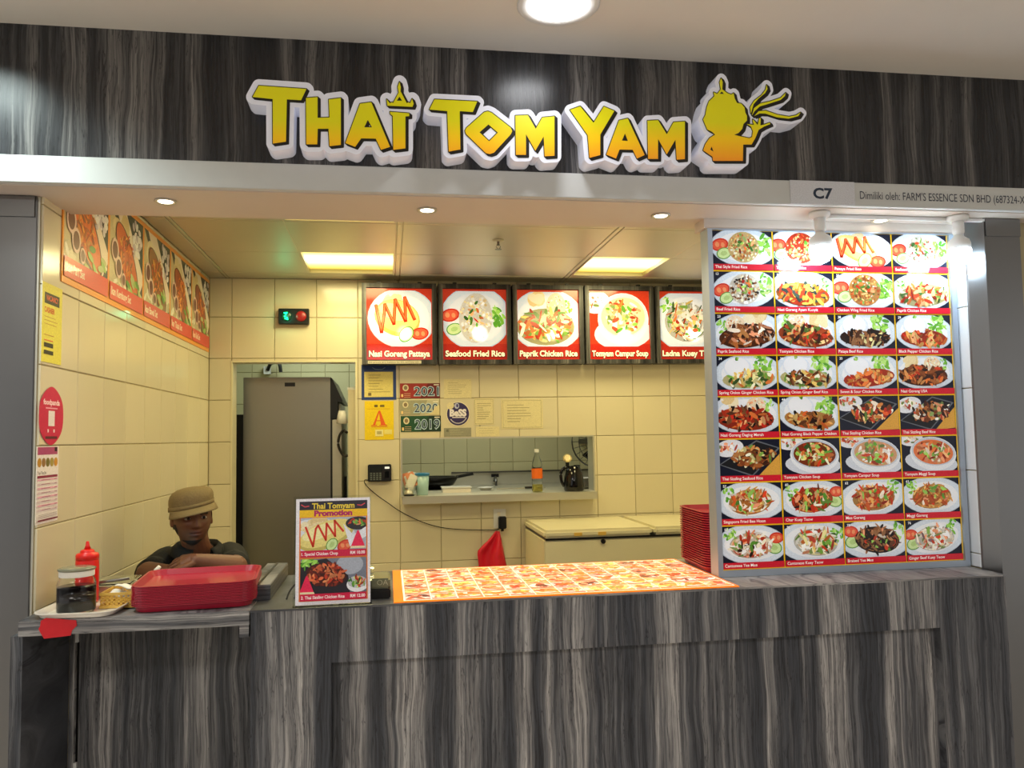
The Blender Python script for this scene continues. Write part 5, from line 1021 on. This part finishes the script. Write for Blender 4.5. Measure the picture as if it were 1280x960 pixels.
# ================================================================== PROMOTION STAND
t = thing('promotion_stand', 'clear acrylic stand with white edged promotion poster on the counter', 'menu stand', (-.168, 2.575, 1.0505), math.radians(1.5)); tilt = math.radians(7)
U = Vector((1, 0, 0)); V = Vector((0, math.sin(tilt), math.cos(tilt))); w_, h_ = .222, .316
bm = bx(-w_/2-.008, w_/2+.004, -.0015, .0015, 0, h_+.012, bevel=.0006); bmesh.ops.rotate(bm, verts=bm.verts, cent=(0, 0, 0), matrix=Matrix.Rotation(-tilt, 3, 'X')); bmesh.ops.translate(bm, verts=bm.verts, vec=(0, -.037, .0016)); obj('acrylic_sheet', bm, M['acrylic'], t)
bm = bx(-w_/2-.008, w_/2+.004, -.034, .05, 0, .0025); obj('acrylic_foot', bm, M['acrylic'], t)
pr = Print(step=.00002); pr.rect(-w_/2, 0, w_/2, h_, (236, 232, 240)); x0, x1 = -w_/2+.010, w_/2-.008
pr.rect(x0, .010, x1, h_-.008, (232, 130, 60)); X0, X1 = x0+.004, x1-.004
pr.rect(x0, h_-.034, x1, h_-.008, (36, 30, 44)); pr.text('Thai Tomyam', 0, h_-.0305, .0170, (236, 206, 60), 'c', wfix=.128, bold=.03)
for s in (-1, 1): pr.line([(s*.095, h_-.018), (s*.085, h_-.024), (s*.073, h_-.022)], .003, (214, 70, 80))
pr.rect(x0, h_-.056, x1, h_-.034, (240, 192, 24)); pr.text('Promotion', 0, h_-.0525, .0165, (178, 26, 96), 'c', wfix=.115, bold=.06)
def melon(p, x, y, s): p.poly([(x-s*.5, y), (x+s*.5, y), (x+.06*s, y+s*1.15), (x-.04*s, y+s*1.15)], (232, 40, 84)); p.poly([(x-s*.52, y), (x+s*.52, y), (x+s*.46, y+.13*s), (x-s*.46, y+.13*s)], (240, 222, 180))
R_ = random.Random(21); ya, yb = .160, h_-.058
pr.clip = (X0, ya, X1, yb); pr.rect(X0, ya, X1, yb, (176, 186, 200)); pr.ell(-.05, ya+.035, .12, .06, (220, 224, 232)); cracker(pr, R_, -.04, yb-.025, .05); cracker(pr, R_, -.08, yb-.03, .03); pr.ell(-.02, ya+.045, .088, .04, (196, 180, 96), .35); pr.ell(-.022, ya+.05, .083, .035, (232, 216, 130), .35); pr.ell(-.04, ya+.055, .055, .02, (244, 234, 170), .35)
pr.line([(-.082, ya+.07), (-.06, ya+.012), (-.052, ya+.065), (-.045, ya+.075), (-.022, ya+.03), (-.02, ya+.08), (.006, ya+.04), (.004, ya+.088), (.03, ya+.055)], .006, (214, 50, 24))
cucumber(pr, -.004, ya+.016, .021, .9); tomato(pr, .035, ya+.012, .024, .4); pr.ell(.075, yb-.02, .038, .02, (44, 40, 46)); shards(pr, R_, .075, yb-.018, .03, .014, RED+GREEN, 22, .016, .005); pr.poly([(.03, yb-.02), (.06, yb-.055), (.1, yb-.03), (.1, yb-.06), (.05, yb-.09)], (232, 234, 240)); melon(pr, .074, ya+.003, .046); pr.clip = None
pr.rect(X0, .140, X1, ya, (206, 30, 70)); pr.text('1. Special Chicken Chop', X0+.003, .1455, .0092, (255, 240, 240), wfix=.108, bold=.02); pr.text('RM 10.00', X1-.004, .1455, .0092, (255, 240, 240), 'r', wfix=.044, bold=.03)
ya, yb = .032, .135; pr.clip = (X0, ya, X1, yb); pr.rect(X0, ya, X1, yb, (120, 126, 142)); pr.ell(.05, yb-.02, .04, .03, (170, 176, 190)); pr.poly([(X0, ya), (.05, ya), (.045, ya+.05), (-.02, yb), (X0, yb-.01)], (38, 36, 44)); lettuce(pr, R_, -.07, yb-.012, .028, 34); pr.ell(-.02, ya+.055, .06, .034, (70, 28, 20), -.2); shards(pr, R_, -.02, ya+.055, .058, .034, [(178, 58, 34), (120, 38, 26), (214, 104, 64), (84, 26, 20), (230, 140, 90)], 95, .022, .007)
pr.ell(.072, ya+.022, .032, .022, (236, 236, 242)); pr.ell(.072, ya+.03, .029, .018, (190, 192, 200)); shards(pr, R_, .072, ya+.032, .026, .016, RED+GREEN, 34, .016, .005); melon(pr, -.078, ya+.0, .046); pr.clip = None
pr.rect(X0, .012, X1, ya, (206, 30, 70)); pr.text('2. Thai Sizzling Chicken Rice', X0+.003, .0175, .0092, (255, 240, 240), wfix=.128, bold=.02); pr.text('RM 12.00', X1-.004, .0175, .0092, (255, 240, 240), 'r', wfix=.044, bold=.03)
pr.build('poster', M['printbn'], t, O=(0, -.0392, .006), U=U, V=V)
# card reader right of the stand
q = at(481, 750, 2, 1.05); t = thing('card_terminal', 'small black payment device with grey top beside the lit tabletop menu', 'payment terminal', (q[0]-.012, 2.68, 1.0502)); obj('device_base', bx(-.035, .03, -.07, .08, 0, .03, bevel=.004), M['black'], t)
obj('grey_cover', bx(-.034, .029, -.066, .075, .0305, .062, bevel=.006), mat('grey_green_cover', (120, 124, 98), .25), t); obj('glass_screen', bx(-.036, -.022, -.06, .02, .0625, .092, bevel=.003), M['acrylic'], t)
pr = Print(); pr.text('OA', -.012, .012, .017, (180, 182, 150)); pr.build('embossed_mark', M['print'], t, O=(0, -.0668, .0305))
# cable behind the stand
q = at(362, 752, 2, 1.05); tag(obj('device_cable', tube(bmesh.new(), smooth_path([(q[0]-.012, 2.66, 1.0535), (q[0]-.004, 2.68, 1.075), (q[0]+.012, 2.70, 1.092), (q[0]+.014, 2.69, 1.07), (q[0]+.012, 2.67, 1.0535)], 6), .003, 6), M['wire'], smooth=True), 'black cable loop left of the promotion stand', 'cable')
# ================================================================== PERSON
PX, PY = -.765, 3.37         # head centre
t = thing('person', 'man in olive cap and black polo shirt leaning on folded arms', 'person', (-.74, 3.60, 0))
def L_(p): return Vector(p)-Vector((-.74, 3.60, 0))
def skin(chains, sub=1):
    """closed tapered limbs along chains of (x,y,z,r); they melt into one surface when remeshed"""
    bm = bmesh.new()
    for c in chains:
        for k, (x, y, z, r) in enumerate(c):
            q = bmesh.ops.create_icosphere(bm, subdivisions=2, radius=r*1.03)
            for v in q['verts']: v.co += Vector((x, y, z))
            if k:
                x0, y0, z0, r0 = c[k-1]; a, b_ = Vector((x0, y0, z0)), Vector((x, y, z)); d = b_-a
                if d.length < 1e-5: continue
                m_ = bmesh.ops.create_cone(bm, cap_ends=True, segments=20, radius1=r0, radius2=r, depth=d.length); rot = d.to_track_quat('Z', 'Y').to_matrix()
                for v in m_['verts']: v.co = rot @ v.co+(a+b_)/2
    me = bpy.data.meshes.new('s'); bm.to_mesh(me); bm.free(); return me
def remesh(me, vox, smooth_it=2):
    o = bpy.data.objects.new('r', me); COL.objects.link(o); md = o.modifiers.new('r', 'REMESH'); md.mode = 'VOXEL'; md.voxel_size = vox
    if smooth_it: s = o.modifiers.new('sm', 'SMOOTH'); s.iterations = smooth_it; s.factor = .5
    dg = bpy.context.evaluated_depsgraph_get(); out = bpy.data.meshes.new_from_object(o.evaluated_get(dg)); bpy.data.objects.remove(o)
    bm = bmesh.new(); bm.from_mesh(out); left = set(bm.verts); best = []      # keep the one outer surface
    while left:
        st = [left.pop()]; isl = [st[0]]
        while st:
            v = st.pop()
            for e_ in v.link_edges:
                q = e_.other_vert(v)
                if q in left: left.discard(q); st.append(q); isl.append(q)
        if len(isl) > len(best): best = isl
    keep = set(best); bmesh.ops.delete(bm, geom=[v for v in bm.verts if v not in keep], context='VERTS'); bm.to_mesh(out); bm.free()
    for p in out.polygons: p.use_smooth = True
    return out
def joinm(ms):
    bm = bmesh.new()
    for m_ in ms: bm.from_mesh(m_)
    me = bpy.data.meshes.new('j'); bm.to_mesh(me); bm.free(); return me
HR = Matrix.Rotation(math.radians(24), 3, 'Z') @ Matrix.Rotation(math.radians(-2), 3, 'Y'); HC = Vector((PX, PY, 1.255)); HS = .93
def gs(x, s): return math.exp(-(x/s)**2)
def head_pt(d, grow_=0):
    """d: unit direction, x = his left (image right), y = forward, z = up; returns a point of the head"""
    dx, dy, dz = d
    x, y, z = dx*.077, dy*.093, dz*(.116 if dz < 0 else .109)
    if dz < 0: k = -dz; x *= 1-.30*k*k*(1 if dy > -.2 else .6); y = y*(1-.05*k) if dy > 0 else y*(1-.32*k)
    if dz > .2: x *= 1+.03*(dz-.2)
    if dy > 0:
        f = min(1, dy*1.6)
        y += f*(.023*gs(x, .0095+.004*max(0, (-z))/.03)*(max(0, min(1, (.022-z)/.055)) if z > -.034 else max(0, 1-(-.034-z)/.007)))
        y += f*.006*gs(abs(x)-.012, .007)*gs(z+.030, .008)
        y -= f*.011*gs(abs(x)-.031, .016)*gs(z-.003, .012)
        y += f*.006*gs(z-.024, .009)*gs(x, .045)
        y += f*.006*gs(abs(x)-.043, .017)*gs(z+.022, .017)
        y += f*.007*gs(x, .022)*gs(z+.054, .0055)+f*.0075*gs(x, .020)*gs(z+.068, .0065)-f*.003*gs(x, .024)*gs(z+.0605, .0028)
        y += f*.009*gs(x, .022)*gs(z+.098, .016)-f*.003*gs(x, .03)*gs(z+.082, .006)
    v = Vector((x, y, z)); return v*(1+grow_/max(.05, v.length))
def to_world(v): return HC+HR @ (Vector((v.x, -v.y, v.z))*HS)      # forward is -Y
def head_patch(sel, push, nu=96, nv=72, thick=0):
    bm = bmesh.new(); G = {}
    def vert(i, j):
        i %= nu
        if (i, j) not in G:
            th = math.pi*j/nv; ph = 2*math.pi*i/nu; d = (math.sin(th)*math.cos(ph), math.sin(th)*math.sin(ph), math.cos(th))
            p = push(d) if callable(push) else push; G[(i, j)] = bm.verts.new(L_(to_world(head_pt(d, p))))
        return G[(i, j)]
    for i in range(nu):
        for j in range(nv):
            th = math.pi*(j+.5)/nv; ph = 2*math.pi*(i+.5)/nu; d = (math.sin(th)*math.cos(ph), math.sin(th)*math.sin(ph), math.cos(th))
            if sel(d, head_pt(d)):
                q = [vert(i, j), vert(i, j+1), vert(i+1, j+1), vert(i+1, j)]
                try: bm.faces.new(q)
                except ValueError: pass
    bmesh.ops.remove_doubles(bm, verts=bm.verts, dist=1e-5); bmesh.ops.recalc_face_normals(bm, faces=bm.faces); return bm
hb_ = head_patch(lambda d, p: True, 0); hm = bpy.data.meshes.new('h'); hb_.to_mesh(hm); hb_.free()
ears = bmesh.new()
for s in (-1, 1):
    r = bmesh.ops.create_uvsphere(ears, u_segments=16, v_segments=12, radius=1)
    for v in r['verts']:
        p = Vector((s*(.074+v.co.x*s*.009*s+.006*abs(v.co.z)), -.004+v.co.y*.017, -.006+v.co.z*.030)); p.y -= .004*v.co.z; p.x += s*.003*(v.co.y < -.3); v.co = L_(to_world(p))
em = bpy.data.meshes.new('e'); ears.to_mesh(em); ears.free()
def W3(x, y, z): return tuple(L_((x, y, z)))
def ch(*pts): return [(*W3(p[0], p[1], p[2]), p[3]) for p in pts]
neck0 = (-.752, 3.455, 1.085); chest = (-.742, 3.53, 1.02)
torso = ch((-.74, 3.74, .60, .125), (-.74, 3.72, .72, .12), (-.74, 3.66, .82, .135), (-.742, 3.585, .94, .140), (-.748, 3.50, 1.045, .085), (-.758, 3.445, 1.120, .052), (-.765, 3.40, 1.18, .052), (-.765, 3.385, 1.22, .055))
SL, SR = (-.650, 3.52, 1.062), (-.885, 3.50, 1.055)
# his left arm (image right): elbow out to the right, forearm lying across on top, hand to the left
EL, WL_ = (-.592, 3.335, 1.060), (-.722, 3.250, 1.104)
armL = ch((-.742, 3.585, .94, .140), (*SL, .062), (-.618, 3.43, 1.050, .052), (*EL, .046), (-.64, 3.30, 1.076, .040), (-.682, 3.272, 1.092, .032), (*WL_, .026))
ER, WR_ = (-.915, 3.34, 1.048), (-.70, 3.29, 1.038)
armR = ch((-.742, 3.585, .94, .140), (*SR, .062), (-.912, 3.42, 1.035, .056), (*ER, .046), (-.86, 3.29, 1.050, .042), (-.78, 3.29, 1.042, .034), (*WR_, .026), (-.655, 3.30, 1.022, .026), (-.625, 3.31, 1.018, .018))
legs = []
for s in (-1, 1):
    legs.append(ch((-.74, 3.74, .60, .125), (-.74+s*.09, 3.72, .57, .085), (-.74+s*.11, 3.54, .56, .075), (-.74+s*.11, 3.36, .55, .06), (-.74+s*.11, 3.36, .32, .052), (-.74+s*.11, 3.37, .09, .036), (-.74+s*.11, 3.30, .045, .034), (-.74+s*.115, 3.20, .03, .028)))
wide = ch((-.845, 3.555, .95, .100), (-.742, 3.56, .97, .110), (-.665, 3.57, .95, .095)); belly = ch((-.81, 3.62, .80, .105), (-.67, 3.63, .80, .105))
body = skin([torso, wide, belly, armL, armR]+legs, 1)
# left hand: palm resting over the right forearm, fingers curled over it
def hand(W, dirv, side, up, scale=1.0, curl=.5):
    W, d, u = Vector(W), Vector(dirv).normalized(), Vector(up); s_ = u.cross(d).normalized()*side; ms = []
    P0 = W-d*.012; P1 = W+d*.045*scale
    ms.append(skin([[(*L_(P0), .022), (*L_(P0*.5+P1*.5+s_*.008), .024), (*L_(P1+s_*.018), .017)], [(*L_(P0*.5+P1*.5+s_*.008), .024), (*L_(P1), .018)], [(*L_(P0*.5+P1*.5+s_*.008), .024), (*L_(P1-s_*.018), .016)]], 1))
    for k, (o_, ln, r) in enumerate(((-.030, .058, .0088), (-.010, .068, .0092), (.0105, .064, .0090), (.030, .050, .0080))):
        b0 = P1+s_*o_-d*.006; pts = [b0]; dd = d+s_*o_*3; dd.normalize(); dn = dd
        for q, fr in enumerate((.45, .32, .23)):
            a = curl*(.5+.6*q); dn = (dd*math.cos(a)-u*math.sin(a)).normalized(); pts.append(pts[-1]+dn*ln*fr*scale)
        ms.append(skin([[(*L_(p), r*(1-.1*q)) for q, p in enumerate(pts)]], 1))
    tb = W+d*.012-s_*.022; pts = [tb, tb+d*.022-s_*.018, tb+d*.045-s_*.024-u*.006, tb+d*.063-s_*.022-u*.012]
    ms.append(skin([[(*L_(p), r) for p, r in zip(pts, (.013, .0115, .0100, .0085))]], 1)); return ms
handL = hand(WL_, (-1, -.12, -.06), -1, (0, -.45, 1), 1.0, .35)
allm = joinm([body, hm, em]+handL)
bodym = remesh(allm, .0032, 3)
# skin above, trousers below the waist: one surface, cloth assigned by height
bo = obj('body', bodym, [M['skin']], t)
def cloth(chains, m, name, vox=.006):
    me = remesh(skin(chains, 1), vox, 6); return obj(name, me, m, t)
def fat(c, k): return [(x, y, z, r+k) for x, y, z, r in c]
def cutch(c, f):   # first two segments plus part of the last one
    out = c[:2]; a, b_ = c[2], c[3]; return out+[a]+[tuple(a[i]+(b_[i]-a[i])*f for i in range(4))]
sh = [fat(torso[:5], .013), fat(wide, .012), fat(belly, .012), fat(cutch(armL, .35), .014), fat(cutch(armR, .45), .014)]
so = cloth(sh, M['shirt'], 'polo_shirt')
cm = bmesh.new(); n = 28; ctr = L_((-.757, 3.440, 1.132)); rings = []
for rad, dz, dy in ((.064, -.03, .0), (.068, .0, 0), (.070, .018, .002), (.082, .004, .0), (.092, -.024, -.006)):
    ring = []
    for i in range(n):
        a = math.radians(-90+24)+math.radians(26)+(2*math.pi-math.radians(52))*i/(n-1); fr = math.cos(a-math.radians(-66)); ring.append(cm.verts.new(ctr+Vector((rad*math.cos(a)*1.12, rad*math.sin(a)+dy, dz-.028*max(0, fr)))))
    rings.append(ring)
for a, b_ in zip(rings, rings[1:]):
    for i in range(n-1): cm.faces.new((a[i], a[i+1], b_[i+1], b_[i]))
o = obj('collar', cm, M['shirt'], so, smooth=True); o.modifiers.new('s', 'SOLIDIFY').thickness = .004
cloth([fat(l, .012) for l in [[l_ for l_ in lg[:6]] for lg in legs]], M['trouser'], 'trousers', .008)
for s in (-1, 1): obj('shoe', bx(*(lambda c: (c.x-.045, c.x+.045, c.y-.17, c.y+.09, 0, .085))(L_((-.74+s*.112, 3.34, 0))), bevel=.02), M['black'], t, smooth=True)
# face details
obj('beard', head_patch(lambda d, p: p.z < -.088 and d[1] > -.1 or (-.075 < p.z < -.02 and abs(p.x) > .064-.25*max(0, -p.z-.04) and .0 < d[1] < .35), .0012), M['beard'], t, smooth=True)
obj('hair', head_patch(lambda d, p: d[1] < .12 and p.z > -.045 and (d[1] < -.25 or p.z > -.01), .004), M['beard'], t, smooth=True)
obj('lips', head_patch(lambda d, p: d[1] > .3 and abs(p.x) < .024*math.sqrt(max(0, 1-((p.z+.061)/.012)**2)) and abs(p.z+.061) < .012, .0012, 160, 140), M['lips'], t, smooth=True)
for s in (-1, 1):
    obj('eyebrow', head_patch(lambda d, p: d[1] > .2 and .014 < s*p.x < .050 and abs(p.z-(.021-.10*abs(s*p.x-.030))) < .0045, .002, 160, 140), M['beard'], t, smooth=True)
    c = Vector((s*.031, .0735, .003)); e_ = bmesh.new(); bmesh.ops.create_uvsphere(e_, u_segments=20, v_segments=14, radius=1)
    for v in e_.verts: q = v.co.copy(); v.co = L_(to_world(Vector((c.x+q.x*.0145, c.y+q.y*.0125, c.z+q.z*.0070))))
    eo = obj('eye', e_, M['eye'], t, smooth=True); e_ = bmesh.new(); bmesh.ops.create_uvsphere(e_, u_segments=16, v_segments=10, radius=1)
    for v in e_.verts: q = v.co.copy(); v.co = L_(to_world(Vector((c.x+.001+q.x*.0062, c.y+.0105+q.y*.003, c.z+q.z*.0062))))
    obj('iris', e_, M['iris'], eo, smooth=True)
# cap: crown, band, brim
tilt_c = lambda d, p: p.z > .030+.10*(-d[1])*.15-.030*(d[1] < 0)*abs(d[1])
def cap_base(x, y): return .046+.16*x-.018*max(0, -y)/.1        # the cap sits low at the back and tilted
def cap_shell(levels, push, close):
    bm = bmesh.new(); rings = []
    for lv in levels:      # (scale of the girth, height)
        ring = []
        for i in range(48):
            a = 2*math.pi*i/48; x, y = math.sin(a)*(.0885+push)*lv[0], math.cos(a)*(.1045+push)*lv[0]-.004+.006*(1-lv[0]); bx_, by_ = math.sin(a)*.088, math.cos(a)*.104
            ring.append(bm.verts.new(L_(to_world(Vector((x, y, cap_base(bx_, by_)*(1-lv[2])+.046*lv[2]+.08*x*lv[2]+lv[1]))))))
        rings.append(ring)
    for a, b_ in zip(rings, rings[1:]):
        for i in range(48): bm.faces.new((a[i], a[(i+1) % 48], b_[(i+1) % 48], b_[i]))
    if close: bm.faces.new(rings[-1])
    bmesh.ops.recalc_face_normals(bm, faces=bm.faces); return bm
cap = obj('cap', cap_shell([(1, 0, 0), (1.0, .016, 0), (1.012, .030, .1), (1.0, .044, .3), (.94, .058, .5), (.82, .069, .7), (.62, .0765, .9), (.36, .080, 1), (.12, .081, 1)], 0, True), M['cap'], t, smooth=True); cap.modifiers.new('s', 'SOLIDIFY').thickness = .004
o = obj('cap_band', cap_shell([(1, -.001, 0), (1, .017, 0)], .0028, False), M['cap'], cap, smooth=True); o.modifiers.new('s', 'SOLIDIFY').thickness = .003
bb = bmesh.new(); nU, nV = 24, 6; G = []
for j in range(nV+1):
    row = []; f = j/nV
    for i in range(nU+1):
        a = math.radians(-78+156*i/nU); x = math.sin(a)*(.0905+.010*f); y = math.cos(a)*(.1065)-.004+f*.060*max(0, math.cos(a))**.6; z = .047-.018*f-.010*abs(math.sin(a))**2.2*f+.005*math.sin(math.pi*f)+.16*x
        row.append(bb.verts.new(L_(to_world(Vector((x, y, z))))))
    G.append(row)
for j in range(nV):
    for i in range(nU): bb.faces.new((G[j][i], G[j][i+1], G[j+1][i+1], G[j+1][i]))
bmesh.ops.recalc_face_normals(bb, faces=bb.faces); o = obj('cap_brim', bb, M['cap'], cap, smooth=True); o.modifiers.new('s', 'SOLIDIFY').thickness = .0035
# what he sits on and leans on
t = thing('bar_stool', 'stool under the seated man behind the flap shelf', 'stool', (-.74, 3.76, 0)); obj('seat', lathe(bmesh.new(), [(.14, .41), (.15, .42), (.15, .435), (.13, .442)], 28), M['black'], t)
for k in range(4): a = math.pi/4+k*math.pi/2; obj('leg', tube(bmesh.new(), [(.12*math.cos(a), .12*math.sin(a), .41), (.17*math.cos(a), .17*math.sin(a), 0)], .012), M['steel'], t)
t = thing('cashier_table', 'low table behind the flap shelf under the man\'s folded arms', 'table', (-.76, 3.29, 0)); obj('table_top', bx(-.27, .26, -.135, .07, .974, 1.004, bevel=.003), M['woodh'], t); obj('table_side', bx(-.27, -.25, -.12, .06, 0, .973), M['wood'], t); obj('table_side', bx(.24, .26, -.12, .06, 0, .973), M['wood'], t)
